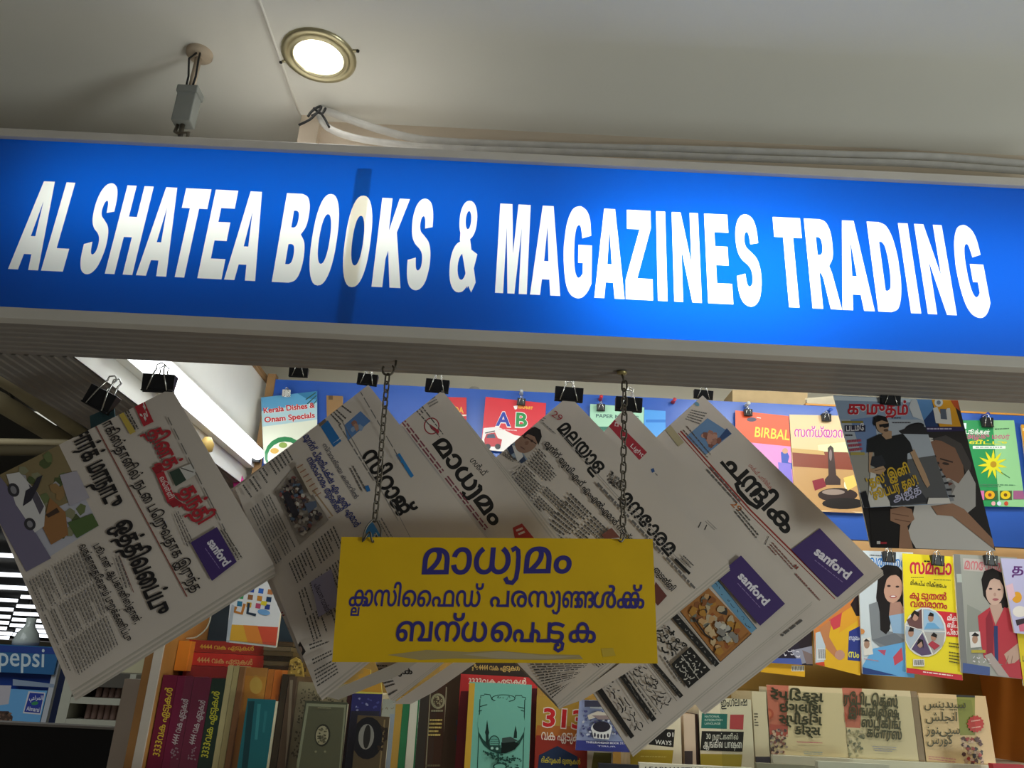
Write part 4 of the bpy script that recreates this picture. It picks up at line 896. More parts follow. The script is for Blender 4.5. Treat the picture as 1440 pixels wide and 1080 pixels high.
sheet('book', 'book', 'orange and pink storybook with yellow title BIRBAL on the blue board', YBD - .012, [(1034, 577), (1109, 585), (1117, 705), (1036, 700)], 'd8522c', [
 ('p', 'cf82b8', [(1052, 622), (1112, 628), (1117, 705), (1040, 700)]), ('t', 'BIRBAL', (1061, 614), (1110, 619), 14, 'e4c63a', .02, LA), ('e', '3a3048', 1057, 590, 7, 3), ('l', 'e6d8d0', [(1064, 587), (1070, 588)], 1), ('p', '2a4aa0', [(1098, 636), (1106, 633), (1110, 642), (1108, 650), (1116, 652), (1116, 660), (1100, 660)]), ('p', '7a6ac0', [(1094, 650), (1112, 652), (1116, 690), (1098, 690)]), ('e', 'b88a6a', 1104, 634, 4, 4)], BG)
sheet('book', 'book', 'book with a brass oil lamp and pink Malayalam title on the blue board', YBD - .012, [(1110, 583), (1210, 585), (1219, 722), (1118, 718)], 'd2b58a', [
 ('p', 'cfd8a0', [(1150, 626), (1200, 620), (1205, 640), (1152, 642)]), ('p', '7a3a28', [(1114, 634), (1192, 636), (1216, 668), (1216, 700), (1117, 700)]), ('p', 'b08a5a', [(1115, 656), (1216, 662), (1218, 720), (1117, 716)]), ('p', 'b8985e', [(1112, 636), (1160, 640), (1158, 634), (1112, 630)]),
 ('t', 'സന്ധ്യാനാമം', (1117, 614), (1212, 616), 11, 'e6dce0', .06, ML), ('t', 'സന്ധ്യാനാമം', (1117, 614), (1212, 616), 11, 'b0308c', .025, ML),
 ('p', '3a2a26', [(1164, 630), (1168, 626), (1172, 630), (1176, 668), (1182, 674), (1182, 682), (1160, 682), (1160, 674), (1165, 668)]), ('e', '7a6a68', 1168, 640, 2, 8), ('e', '2f2220', 1178, 696, 28, 10), ('e', '8a7a70', 1172, 692, 16, 4), ('e', '1f1a18', 1186, 708, 30, 8), ('e', 'e8e0c0', 1192, 680, 5, 8, 10), ('p', 'd8b860', [(1186, 672), (1200, 668), (1206, 682), (1192, 690)]), ('p', '7a2430', [(1142, 676), (1158, 672), (1162, 684), (1146, 690)]), ('e', 'b08a60', 1180, 722, 24, 4)], BG)
sheet('book', 'book', 'green book with a yellow sunflower on the blue board', YBD - .012, [(1345, 591), (1426, 591), (1442, 713), (1356, 712)], '2c8a50', [
 ('p', '8fc48c', [(1396, 591), (1426, 591), (1442, 713), (1405, 712)]), ('t', 'பூக்கள்', (1358, 610), (1392, 611), 5, 'e6e6e0', .02, TA), ('t', 'அழகு மலர்', (1358, 616), (1420, 617), 5, 'c04a80', .02, TA), ('t', 'வீட்டு', (1363, 624), (1416, 625), 4, 'd8d030', .03, TA), ('r', 'e4e8e0', 1368, 627, 1414, 631), ('m', [(1370, 628), (1412, 628), (1412, 630), (1370, 630)], 1, 1, '3a5a44'), ('r', 'd4e4e0', 1354, 595, 1359, 603), ('m', [(1398, 602), (1420, 601), (1420, 604), (1398, 605)], 1, 1, '3a5a44')] +
 [('p', 'd8d028', [(1396 + 3 * math.cos(a + 1.57), 653 + 3 * math.sin(a + 1.57)), (1396 + 14 * math.cos(a + .12), 653 + 14 * math.sin(a + .12)), (1396 + 21 * math.cos(a), 653 + 21 * math.sin(a)), (1396 + 14 * math.cos(a - .12), 653 + 14 * math.sin(a - .12)), (1396 - 3 * math.cos(a + 1.57), 653 - 3 * math.sin(a + 1.57))]) for a in [i * .571 + .2 for i in range(11)]] + [
 ('e', 'b08a24', 1397, 653, 4.5, 4.5), ('l', '3a6a40', [(1408, 664), (1420, 672)], 1), ('m', [(1372, 680), (1430, 681), (1430, 686), (1372, 685)], 1, 2, '4a7a58'), ('r', 'c86aa0', 1355, 690, 1384, 703), ('r', '3a5a34', 1384, 690, 1403, 703), ('r', '4a5a34', 1406, 690, 1423, 703), ('e', 'd8a020', 1392, 696, 7, 6), ('e', '7a3a20', 1392, 696, 2.5, 2.5), ('e', 'd8b820', 1414, 696, 7, 6), ('e', '6a4a20', 1414, 696, 2.5, 2.5), ('r', '9a5a80', 1425, 690, 1440, 702), ('e', 'c04a30', 1415, 708, 3, 3), ('e', 'c8d0e0', 1405, 708, 3, 3), ('e', 'd0a0a0', 1397, 708, 3, 3)], BG)
sheet('book', 'book', 'orange book cut by the right edge, beside the sunflower book', YBD - .012, [(1436, 597), (1520, 598), (1536, 715), (1450, 713)], 'd8962c', [('r', 'e8c88a', 1438, 602, 1520, 606)], BG)
bclip(403, 553, 'silver clip on the Kerala cookbook', .022, wire=SILVER, body=SILVER); bclip(733, 565, 'black binder clip on the red alphabet book', .022, rot=4)
bclip(845, 573, 'black binder clip on the mint green book', .022); bclip(1052, 580, 'black binder clip on the orange storybook', .022); bclip(1162, 587, 'black binder clip on the oil lamp book', .024); bclip(1388, 594, 'black binder clip on the sunflower book', .030)
for px, py, cc, lab in ((733, 554, 'b8bcc0', 'pale push pin above the red alphabet book'), (844, 562, 'c0343c', 'red push pin above the mint green book'), (946, 566, 'b84048', 'pink push pin left of the rightmost newspaper'), (1049, 571, 'c8c8c4', 'pale push pin above the orange storybook'), (1163, 580, '3a5ab0', 'dark blue push pin above the oil lamp book'), (1382, 586, '3a4a9a', 'blue push pin above the sunflower book')):
    c = PY(px, py, YBD); m = MB(); pm = mat('pin_' + cc, cc, .3)
    m.tube([c, c + Vector((0, -.010, 0)), c + Vector((0, -.013, 0)), c + Vector((0, -.022, 0)), c + Vector((0, -.026, 0))], [.0055, .0050, .0032, .0042, .0050], pm, 12)
    tag(m.build('push_pin'), lab, 'push pin', 'push pins on the blue board')

# ---- row of magazines hanging on the shelf front
GM = 'magazines hanging on the shelf front'; YM = 1.75
sheet('magazine', 'magazine', 'yellow magazine peeking out lowest, left end of the hanging row', YM + .012, [(1066, 830), (1130, 835), (1132, 952), (1070, 945)], 'd8a428', [('r', 'd8d4c8', 1113, 936, 1131, 944)] + [('l', '3a3838', [(1114 + i * 2.2, 937), (1114.5 + i * 2.2, 943)], .9) for i in range(8)], GM)
sheet('magazine', 'magazine', 'dark magazine in red and blue with white script, left of the yellow sari cover', YM + .006, [(1060, 800), (1138, 802), (1143, 936), (1068, 931)], '2a2430', [
 ('p', 'b03444', [(1104, 820), (1140, 815), (1141, 895), (1112, 890)]), ('p', '2a2226', [(1118, 880), (1142, 860), (1143, 936), (1130, 936)]), ('p', '8a8a98', [(1112, 915), (1143, 908), (1143, 930), (1126, 934)]), ('p', '4a5a9c', [(1068, 925), (1126, 926), (1128, 935), (1068, 932)]), ('s', [(1090, 912), (1128, 914), (1124, 924), (1088, 922)], 2, 5, 'd8d4dc', 1.5), ('p', '7a6a68', [(1128, 914), (1142, 920), (1143, 934), (1134, 934)])], GM)
sheet('magazine', 'magazine', 'magazine with a woman in a yellow sari and a barcode at its lower left', YM, [(1140, 790), (1216, 790), (1210, 950), (1147, 934)], 'c87a40', [
 ('p', 'b8c4cc', [(1147, 890), (1160, 886), (1164, 930), (1147, 932)]), ('p', 'c84a30', [(1147, 932), (1164, 930), (1176, 936), (1148, 937)]), ('p', 'd8a828', [(1172, 870), (1206, 850), (1210, 950), (1160, 938), (1158, 920)]), ('p', 'c4444c', [(1166, 872), (1186, 860), (1192, 876), (1172, 886)]), ('p', 'b87a50', [(1152, 884), (1168, 872), (1166, 896), (1180, 920), (1176, 926), (1162, 912)]), ('p', 'd89a30', [(1184, 862), (1208, 846), (1210, 870), (1180, 890)]),
 ('p', '2f3a80', [(1194, 888), (1210, 880), (1210, 930), (1192, 928)]), ('t', 'സം', (1193, 924), (1208, 925), 8, 'd8d040', .03), ('t', 'സുഖം', (1194, 900), (1209, 900), 5, 'd0d4e0', .02), ('e', 'b88a78', 1181, 921, 7, 7), ('p', '2a1f20', [(1196, 850), (1212, 826), (1212, 866), (1204, 866)]), ('r', 'd8d8d8', 1149, 912, 1161, 928)] + [('l', '404048', [(1150.5 + i * 1.6, 913), (1151 + i * 1.6, 926)], .7) for i in range(7)], GM)
sheet('magazine', 'magazine', 'magazine with a smiling long-haired woman in a grey top and a blue title', YM - .006, [(1206, 774), (1284, 777), (1286, 953), (1213, 948)], 'c4ccd0', [
 ('t', 'വർത്തനം', (1222, 796), (1282, 799), 12, 'e6e8ea', .07), ('t', 'വർത്തനം', (1222, 796), (1282, 799), 12, '2c70b8', .03), ('m', [(1222, 779), (1240, 780), (1240, 783), (1222, 782)], 1, 1, '55585c'),
 ('p', HR, [(1236, 800), (1246, 794), (1262, 796), (1272, 806), (1276, 850), (1256, 860), (1250, 888), (1238, 888), (1232, 840)]), ('p', 'a88070', [(1252, 848), (1266, 846), (1274, 862), (1264, 872), (1250, 866)]), ('e', 'c09580', 1256, 828, 13, 20, 6), ('p', HR, [(1240, 804), (1256, 798), (1272, 806), (1272, 822), (1262, 808), (1248, 810), (1243, 830), (1240, 830)]), ('e', '3a2a2a', 1250, 824, 2.6, 1.5), ('e', '3a2a2a', 1262, 825, 2.6, 1.5), ('e', 'a04a50', 1256, 839, 5, 2), ('e', 'e8e0dc', 1256, 838.6, 3.5, 1),
 ('p', '7c8084', [(1222, 850), (1234, 846), (1242, 886), (1262, 890), (1274, 884), (1284, 870), (1286, 905), (1266, 914), (1240, 912), (1226, 900)]), ('p', '8aa8c4', [(1250, 866), (1272, 862), (1282, 876), (1276, 892), (1256, 890)]), ('p', HR, [(1236, 840), (1244, 850), (1252, 884), (1246, 892), (1238, 886)]), ('p', '6a6e74', [(1226, 900), (1258, 890), (1272, 900), (1254, 912)]),
 ('p', '62a0d0', [(1228, 912), (1286, 900), (1286, 953), (1213, 948), (1213, 936)]), ('p', 'c04a58', [(1256, 924), (1268, 910), (1270, 928), (1258, 936)]), ('p', 'b05068', [(1234, 914), (1246, 914), (1244, 922)]), ('p', '2a4078', [(1213, 938), (1262, 950), (1213, 948)]), ('p', 'd8d4cc', [(1213, 898), (1224, 896), (1228, 920), (1215, 922)]), ('e', 'a0806c', 1219, 906, 4, 6), ('p', '2a2628', [(1214, 902), (1218, 898), (1224, 902), (1220, 902)]), ('m', [(1214, 922), (1238, 926), (1236, 934), (1214, 930)], 1, 3, 'b08a98'), ('e', 'c8864a', 1211, 888, 5, 4)], GM)
sheet('magazine', 'magazine', 'yellow magazine with a red Malayalam title and five portraits in a circle', YM - .012, [(1269, 778), (1344, 783), (1354, 957), (1275, 946)], 'e4d02c', [
 ('t', 'സമ്പാ', (1279, 806), (1338, 808), 16, 'ece4d8', .06), ('t', 'സമ്പാ', (1279, 806), (1338, 808), 16, 'c02c3c', .05), ('m', [(1298, 787), (1334, 789), (1334, 793), (1298, 791)], 1, 1, '33302a'), ('m', [(1280, 811), (1300, 811), (1300, 813), (1280, 813)], 1, 1, '6a6430'), ('m', [(1312, 814), (1338, 815), (1338, 817), (1312, 816)], 1, 1, '6a6430'),
 ('t', 'മികച്ച നിക്ഷേപം', (1280, 822), (1331, 827), 5, '2a2820', .02), ('t', 'കൂ', (1279, 841), (1293, 842), 8, 'b03030', .045), ('t', 'ടുതൽ', (1295, 842), (1331, 844), 8, 'b03030', .045), ('t', 'വരുമാനം', (1280, 853), (1332, 856), 8, 'b03030', .045),
 ('p', 'c8303a', [(1310, 858), (1347, 862), (1350, 896), (1320, 894)]), ('t', 'മിക', (1332, 872), (1346, 873), 6, 'e8dcd8', .03), ('t', 'ബിപ', (1332, 882), (1347, 883), 6, 'e8dcd8', .03), ('t', 'പ്രാ', (1332, 892), (1347, 893), 6, 'e8dcd8', .03),
 ('e', 'dcd8d0', 1301, 889, 30, 35), ('e', 'a8b0b8', 1301, 889, 28, 33), ('p', '6a4a48', [(1275, 872), (1296, 856), (1297, 884), (1280, 884)]), ('p', '9ab8d0', [(1299, 857), (1318, 862), (1328, 884), (1299, 886)]), ('p', 'a8b4c0', [(1274, 880), (1296, 888), (1280, 912), (1274, 900)]), ('p', '5a4a68', [(1282, 913), (1297, 890), (1310, 920), (1296, 922)]), ('p', 'a8a4a0', [(1299, 889), (1329, 890), (1326, 908), (1312, 920)]),
 ('l', 'e4e0d8', [(1297, 856), (1298, 887), (1329, 888)], 1.2), ('l', 'e4e0d8', [(1274, 879), (1298, 887), (1280, 914)], 1.2), ('l', 'e4e0d8', [(1298, 887), (1312, 921)], 1.2),
 ('e', 'b88c78', 1287, 867, 4.5, 6), ('p', HR, [(1281, 864), (1286, 858), (1293, 862), (1292, 868), (1286, 863), (1282, 872)]), ('e', 'a8806a', 1309, 869, 4, 5.5), ('p', HR, [(1305, 866), (1308, 861), (1313, 863), (1313, 867)]), ('p', '6aa0c8', [(1300, 884), (1304, 876), (1314, 876), (1322, 884)]), ('e', 'a8806a', 1281, 890, 4, 5.5), ('p', HR, [(1277, 888), (1280, 882), (1285, 884), (1285, 888)]), ('e', 'a88474', 1294, 905, 4, 6), ('p', HR, [(1289, 908), (1292, 898), (1298, 900), (1299, 912), (1296, 902)]), ('e', 'a8806a', 1313, 896, 4, 5), ('p', HR, [(1309, 894), (1313, 889), (1318, 893), (1317, 897)]), ('p', 'a83a48', [(1305, 906), (1311, 901), (1322, 908), (1314, 914)]),
 ('m', [(1334, 902), (1350, 904), (1350, 935), (1334, 932)], 1, 7, '4a4420', .4), ('p', 'c0303a', [(1275, 939), (1353, 949), (1354, 957), (1275, 946)]), ('m', [(1296, 943), (1342, 949), (1342, 952), (1296, 946)], 1, 1, 'ecd8d4'), ('r', 'd8d4cc', 1284, 927, 1300, 937)] + [('l', '303030', [(1286 + i * 1.7, 928), (1286.5 + i * 1.7, 935)], .8) for i in range(8)], GM)
sheet('magazine', 'magazine', 'magazine with a young woman in a red jacket on a grey cover', YM - .018, [(1341, 779), (1430, 784), (1446, 956), (1352, 946)], '9a9a92', [
 ('p', '7a7a78', [(1341, 779), (1350, 780), (1361, 947), (1352, 946)]), ('p', 'b4aaa4', [(1354, 785), (1406, 788), (1407, 806), (1355, 802)]), ('t', 'മനോരമ', (1356, 800), (1408, 804), 12, 'c06a70', .02), ('p', 'aab0a8', [(1345, 807), (1352, 807), (1353, 819), (1346, 819)]), ('p', '8a8c84', [(1360, 850), (1380, 860), (1374, 945), (1360, 946)]), ('p', '4a5a8c', [(1354, 932), (1392, 938), (1392, 950), (1354, 946)]),
 ('p', HR, [(1380, 815), (1384, 803), (1396, 799), (1410, 806), (1418, 830), (1424, 850), (1414, 856), (1392, 850), (1383, 838)]), ('p', 'b8998a', [(1392, 850), (1408, 848), (1410, 860), (1400, 878), (1392, 864)]), ('e', 'c4a494', 1399, 832, 12.5, 19, 4), ('p', HR, [(1384, 812), (1396, 802), (1410, 808), (1414, 830), (1406, 816), (1394, 812), (1387, 830), (1383, 830)]), ('e', '3a2c2c', 1393, 828, 2.4, 1.4), ('e', '3a2c2c', 1405, 829, 2.4, 1.4), ('e', 'a05a60', 1400, 843, 4.5, 1.8), ('e', 'b08c7e', 1399, 836, 1.8, 2.6),
 ('p', 'b03a44', [(1375, 866), (1392, 854), (1400, 880), (1412, 854), (1422, 856), (1432, 900), (1434, 936), (1420, 938), (1384, 926), (1378, 896)]), ('p', '2f3c68', [(1397, 880), (1403, 880), (1404, 930), (1399, 930)]), ('p', '8a2c38', [(1386, 870), (1392, 858), (1398, 882), (1396, 926), (1388, 926)]), ('p', 'b89888', [(1412, 920), (1432, 904), (1434, 926), (1420, 938)]), ('l', '8a6a5c', [(1418, 922), (1414, 936)], 1), ('l', '8a6a5c', [(1424, 922), (1421, 938)], 1), ('p', 'b03a44', [(1404, 936), (1440, 930), (1445, 956), (1410, 951)]), ('p', 'a89a94', [(1384, 922), (1394, 918), (1412, 942), (1420, 953), (1404, 950)]),
 ('p', 'd4d0cc', [(1363, 889), (1378, 888), (1380, 910), (1365, 911)]), ('e', 'a8846e', 1371, 899, 4, 6), ('p', HR, [(1366, 894), (1371, 889), (1377, 893), (1375, 895)]), ('s', [(1366, 922), (1396, 926), (1394, 936), (1366, 932)], 2, 4, 'd0ccd0', 1.3), ('r', 'b0a040', 1366, 914, 1386, 918)], GM)
sheet('magazine', 'magazine', 'yellow magazine edge at the far right, under the lilac one', YM - .021, [(1424, 840), (1500, 842), (1510, 975), (1440, 965)], 'd8c02c', [('t', 'பு', (1438, 930), (1446, 930), 8, '3a3420', .02, TA)], GM)
sheet('magazine', 'magazine', 'lilac magazine with a purple Tamil title cut by the right edge', YM - .027, [(1407, 785), (1500, 788), (1512, 900), (1427, 890)], 'b8b4d4', [
 ('t', 'தமிழ்', (1423, 806), (1480, 808), 10, '5a2a6c', .04, TA), ('e', 'd89a30', 1430, 840, 7, 8), ('e', 'e0d8d0', 1434, 860, 10, 8), ('p', 'c86a80', [(1432, 876), (1450, 872), (1452, 888), (1434, 888)]), ('p', 'd8b4c0', [(1414, 824), (1424, 820), (1428, 838), (1420, 846)]), ('p', '3a3038', [(1428, 872), (1446, 868), (1448, 874), (1430, 880)])], GM)
for px, py, lab in ((1250, 783, 'black binder clip on the grey-top woman magazine'), (1318, 788, 'black binder clip on the yellow circle-portraits magazine'), (1393, 788, 'black binder clip on the red-jacket woman magazine')):
    clip(px, py, YM - .026, .027, .021, lab, 3, 1.1, 'binder clips on the shelf front')

# ================================================================== bookcase under the magazines
SHZ = 1.40; YS = 1.72
bc = empty('bookcase', (.3, 1.8, 0), 'wide wooden bookcase with ochre back and orange side below the hanging magazines', 'bookcase')
XLB = PY(222, 950, 1.66).x; XRB = PY(1385, 1000, 1.95).x
def part(nm, mt, *b, par=bc, bev=0):
    m = MB(); m.box(*b, mt); return m.build(nm, par, bev)
WHT = mat('white_edge', 'bdb4a8', .5, 0, .06, 12)
XLB = -.6935
part('side_panel', WHT, XLB - .010, XLB + .008, 1.70, 1.705, 0, 1.86)
part('side_strip', mat('brown_strip', '8a6238', .5, 0, .1, 9), XLB - .026, XLB - .0105, 1.70, 1.97, 0, 1.86)
part('side_panel', mat('tan_laminate', 'a5763e', .5, 0, .1, 9), XLB - .010, XLB + .008, 1.7055, 1.97, 0, 1.86)
part('side_panel', mat('orange_side', 'e08a3c', .45, 0, .04, 4), XRB, XRB + .02, 1.776, 1.95, 0, 1.926)
part('back_panel', OCHRE, XLB + .0085, XRB + .5, 1.9505, 1.97, 0, 1.925)
part('top_board', WOOD, PY(330, 800, 1.78).x, XRB + .5, 1.775, 1.998, 1.927, 1.944)
part('rail', mat('rail_wood', 'b08a5c', .5, 0, .12, 10), PY(330, 800, 1.78).x, XRB + .5, 1.7715, 1.7745, 1.90, 1.944)
part('shelf', WOOD, XLB + .0085, XRB + .5, 1.56, 1.95, SHZ - .03, SHZ)
stepz = PY(1230, 1068, YS).z
part('step', mat('cream_board', 'd6cfb8', .6, 0, .05, 8), PY(1084.3, 1066, YS).x, XRB - .001, YS - .012, 1.95, SHZ + .0005, stepz)

def upright(label, xa, ya, xb, yb, Y, base, ops=(), depth=.15, bot=None, spine=False, grp='books standing on the bookcase shelf', gl=True, name='book', pages=True, tilt=0.0):
    """a book standing on the shelf; (xa,ya)-(xb,yb) is its top front edge; vertical sides"""
    A, B = PY(xa, ya, Y), PY(xb, yb, Y); z0 = SHZ + .0005 if bot is None else bot
    zt = max(A.z, B.z); Ad, Bd = Vector((A.x - tilt, Y, z0)), Vector((B.x - tilt, Y, z0)); A.z = B.z = zt
    root = empty(name, ((A.x + B.x) / 2, Y, z0), label, 'book', grp)
    m = Print(Y, gl); mt = m.ik(base); n = Vector((0, depth, 0)); th = .0022
    if spine:
        k = [p + n for p in (Ad, Bd, B, A)]
        lo = Vector((0, 0, .004))
        m.hexa([Ad, Bd, B, A], [p + Vector((0, .003, 0)) for p in (Ad, Bd, B, A)], mt)
        w = Vector((th, 0, 0))
        for s in (0, 1):
            e0, e1 = ((Ad, A), (Bd, B))[s]; d = w if s == 0 else -w
            a = [e0 + Vector((0, .003, 0)), e0 + d + Vector((0, .003, 0)), e1 + d + Vector((0, .003, 0)), e1 + Vector((0, .003, 0))]
            m.hexa(a, [p + n for p in a], mt)
    else:
        m.hexa([Ad, Bd, B, A], [p + Vector((0, .0012, 0)) for p in (Ad, Bd, B, A)], mt)
    m.clip_to([PR(p) for p in (Ad, Bd, B, A)]); m.run(list(ops)); m.build('cover', root)
    i = .003 if (B.x - A.x) > .02 else .0024
    a = [Ad + Vector((i, .0032, 0)), Bd + Vector((-i, .0032, 0)), B + Vector((-i, .0032, -.004)), A + Vector((i, .0032, -.004))]
    m = MB(); m.hexa(a, [p + n * .97 for p in a], PAGES); m.build('page_block', root)
    return root
def vtext(t, x0, y0, x1, y1, h, c, b=.02):  # spine lettering reading upwards
    return ('t', t, (x0, y0), (x1, y1), h, c, b)

upright('maroon book with yellow 3333 lettering, leftmost spine on the shelf', 230, 949, 250, 951, YS, '6e1f38', [vtext('3333വക ഏടുകൾ', 224, 1064, 243, 968, 8, 'd0b43a', .03)], spine=True)
upright('maroon book with white 4444 lettering, beside the leftmost spine', 250.5, 951, 273, 952, YS, '722440', [vtext('4444 വക ഏടുകൾ', 249, 1048, 265, 984, 7, 'c8bcc0', .02), ('b', [(240, 1050), (252, 1050), (250, 1070), (238, 1070)], 14, ['9a7a86'], .6, 2)], spine=True)
upright('maroon book with white 4444 lettering, beside the dark green spine', 273.5, 952, 298, 954, YS, '722440', [vtext('4444 വക ഏടുകൾ', 273, 1048, 289, 986, 7, 'c8bcc0', .02), ('b', [(265, 1050), (277, 1050), (275, 1070), (263, 1070)], 14, ['9a7a86'], .6, 2)], spine=True)
upright('dark green book with yellow 3333 lettering, right of three maroon spines', 298.5, 954, 318, 956, YS, '22362c', [vtext('3333വക ഏടുകൾ', 292, 1066, 309, 973, 8, 'd0c83a', .03)], spine=True)
upright('thin cream book, left one of the pale pair', 321, 936, 329, 936, YS, 'c8b888', spine=True); upright('thin cream book, right one of the pale pair', 329.6, 936, 337, 937, YS, 'bfae7c', spine=True)
upright('thin brown book right of the two cream spines', 337.6, 938, 345, 938, YS, '9a6a44', spine=True)
upright('orange book cover behind the teal wrapped book', 345.6, 938, 377, 940, YS + .01, 'b87e40', [('e', 'c8a84a', 360, 962, 8, 12), ('e', 'e0c8a0', 356, 975, 4, 8), ('p', 'c88a3a', [(345, 950), (376, 952), (376, 1000), (342, 1000)]), ('e', 'd0a850', 360, 964, 9, 12)])
upright('orange spine with a dark stripe, left of the bright orange spine', 377.6, 941, 386, 942, YS + .01, 'c0702e', spine=True); upright('bright orange spine beside the brown books', 386.6, 942, 397, 943, YS + .01, 'd0702a', spine=True)
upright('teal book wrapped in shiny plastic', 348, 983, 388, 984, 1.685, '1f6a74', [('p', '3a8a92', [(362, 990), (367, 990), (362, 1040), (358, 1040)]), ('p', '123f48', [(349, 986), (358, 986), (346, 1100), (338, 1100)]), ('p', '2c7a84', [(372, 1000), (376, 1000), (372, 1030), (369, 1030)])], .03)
upright('dark brown spine right of the orange books', 397.6, 948, 406, 949, YS, '3c3024', spine=True); upright('brown spine with a pale ridge, beside the patterned box', 406.6, 951, 418, 953, YS, '5a4638', [('p', '8a7a68', [(408, 956), (412, 956), (404, 1090), (400, 1090)])], spine=True)
upright('patterned grey and gold book behind the grey book with an emblem', 420, 959, 490, 962, 1.735, '8f8268', [('b', [(422, 962), (488, 964), (478, 1080), (402, 1080)], 320, ['4f4838', '5a523f'], .7, 2.0)])
upright('maroon edge between the patterned book and the blue and gold book', 490.5, 961, 496, 961, 1.735, '4a1f24', spine=True)
upright('grey green book with a pale oval emblem', 429, 986, 489, 988, 1.69, '4a4a3a', [('p', '8a8a72', [(431, 989), (487, 991), (477, 1100), (413, 1100)]), ('p', '5c5a46', [(434, 993), (484, 995), (475, 1100), (417, 1100)]), ('e', '2c2a22', 453.5, 1034, 11, 16, 8), ('e', 'a89f82', 453, 1034, 9, 13.5, 8), ('b', [(447, 1023), (460, 1023), (459, 1046), (446, 1046)], 40, ['4a4636', '6a6450'], .6, 1.8), ('e', '8a8468', 444, 1057, 1.6, 1.6), ('e', '8a8468', 457, 1057, 1.6, 1.6), ('m', [(446, 993), (466, 994), (466, 998), (446, 997)], 1, 1, '8a8468', .4)], .03)
upright('blue and gold book with a stepped golden top', 496, 972, 538, 974, 1.715, '2c2a60', [('p', 'c8b850', [(497, 971), (538, 973), (538, 976), (497, 975)]), ('b', [(498, 980), (536, 980), (532, 1000), (496, 1000)], 12, ['4a4a88', '8a8ab0'], .8, 2.5), ('p', '2a2838', [(494, 1000), (534, 1000), (528, 1090), (480, 1090)])])
m = MB(); f = [PY(x, y, 1.722) for x, y in ((497, 972), (537, 974), (535, 955), (527, 955), (527, 948), (521, 948), (521, 942), (511, 940), (511, 947), (504, 948), (504, 954), (498, 956))]
f = f[::-1]; k = [p + Vector((0, .01, 0)) for p in f]; GO = ink('b8862e', .4); m.face(f[::-1], GO); m.face(k, GO)
for i in range(len(f)): m.face([f[i], f[(i + 1) % len(f)], k[(i + 1) % len(f)], k[i]], ink('d0bc60'))
tag(m.build('book'), 'golden stepped top of a slipcase behind the blue and gold book', 'book', 'books standing on the bookcase shelf')
upright('dark book with an ornate oval frame, in front of the blue and gold book', 503, 1006, 548, 1008, 1.685, '5a4a36', [('e', '1c1a20', 517, 1038, 22, 30, 6), ('e', '8f8a84', 515, 1036, 11, 18, 6), ('e', '2a2624', 516, 1036, 5, 17, 6), ('p', '8a7450', [(540, 1012), (542, 1012), (534, 1090), (532, 1090)]), ('b', [(536, 1020), (548, 1020), (542, 1060), (530, 1060)], 20, ['3a2c22', '2c2420'], 1, 3.5)], .03)
upright('pale book with faint script right of the ornate frame', 538.5, 983, 557, 985, 1.72, '9a9a90', [('s', [(530, 992), (555, 992), (553, 1000), (528, 1000)], 1, 4, '7a6a50', 1.2), ('p', '8a92a0', [(548, 1004), (556, 1004), (548, 1090), (540, 1090)])])
upright('gold spine left of the green one', 557.5, 981, 567, 983, YS, 'b08a40', spine=True); upright('green spine between the gold and white ones', 567.6, 979, 577, 981, YS, '2c7048', spine=True); upright('white spine with green edge', 577.6, 980, 591, 982, YS, 'cfc9ba', [('p', '2c7048', [(588, 984), (590, 984), (582, 1090), (580, 1090)])], spine=True)
upright('dark spine left of the brown gold-lettered spine', 591.6, 968, 604, 969, YS, '37302a', spine=True)
upright('brown book spine with golden lettering and a domed emblem', 604.6, 960, 629, 962, YS, '3d2a20', [('p', '8a8068', [(605, 966), (606.5, 966), (599, 1090), (597.5, 1090)]), ('p', '8a8068', [(627, 966), (628.5, 966), (623, 1090), (621.5, 1090)]), ('e', '8a8468', 616, 986, 10, 11), ('e', '4a3c2c', 616, 986, 7, 8), ('b', [(608, 978), (624, 978), (624, 994), (608, 994)], 24, ['9a9070'], .5, 1.4), ('m', [(606, 997), (624, 997), (623, 1002), (605, 1002)], 1, 1, '8a8468', .5), ('m', [(604, 1010), (623, 1010), (620, 1036), (601, 1036)], 1, 5, 'c0a860', .5), ('m', [(598, 1074), (620, 1074), (620, 1079), (597, 1079)], 1, 1, '6a6048')], spine=True)
upright('plain dark brown box beside the gold-lettered spine', 629.6, 948, 648, 950, YS, '3a2c20', [('r', '2c3038', 641, 1012, 647, 1020), ('r', '2c3038', 640, 1034, 646, 1042)], spine=True, depth=.055)
upright('near-black book with gold 4444 lettering, behind the red 3333 book', 646, 922, 744, 926, 1.78, '2f2824', [('t', '4444 വക ഏടുകൾ', (673, 942), (731, 943), 6, 'b89a58', .02), ('b', [(664, 934), (672, 934), (672, 943), (664, 943)], 10, ['a08850'], .6, 1.6), ('b', [(732, 934), (739, 934), (739, 943), (732, 943)], 10, ['a08850'], .6, 1.6)], .06)
upright('red book with pale 3333 lettering along its top', 648, 948, 756, 953, YS, 'b03434', [('t', '3333വക ഏടുകൾ', (659, 962), (740, 963), 7, 'd8c8b8', .03), ('p', '5a2024', [(648, 972), (662, 972), (652, 1100), (632, 1100)]), ('p', '43191e', [(748, 968), (756, 968), (750, 1100), (744, 1100)])], .05)
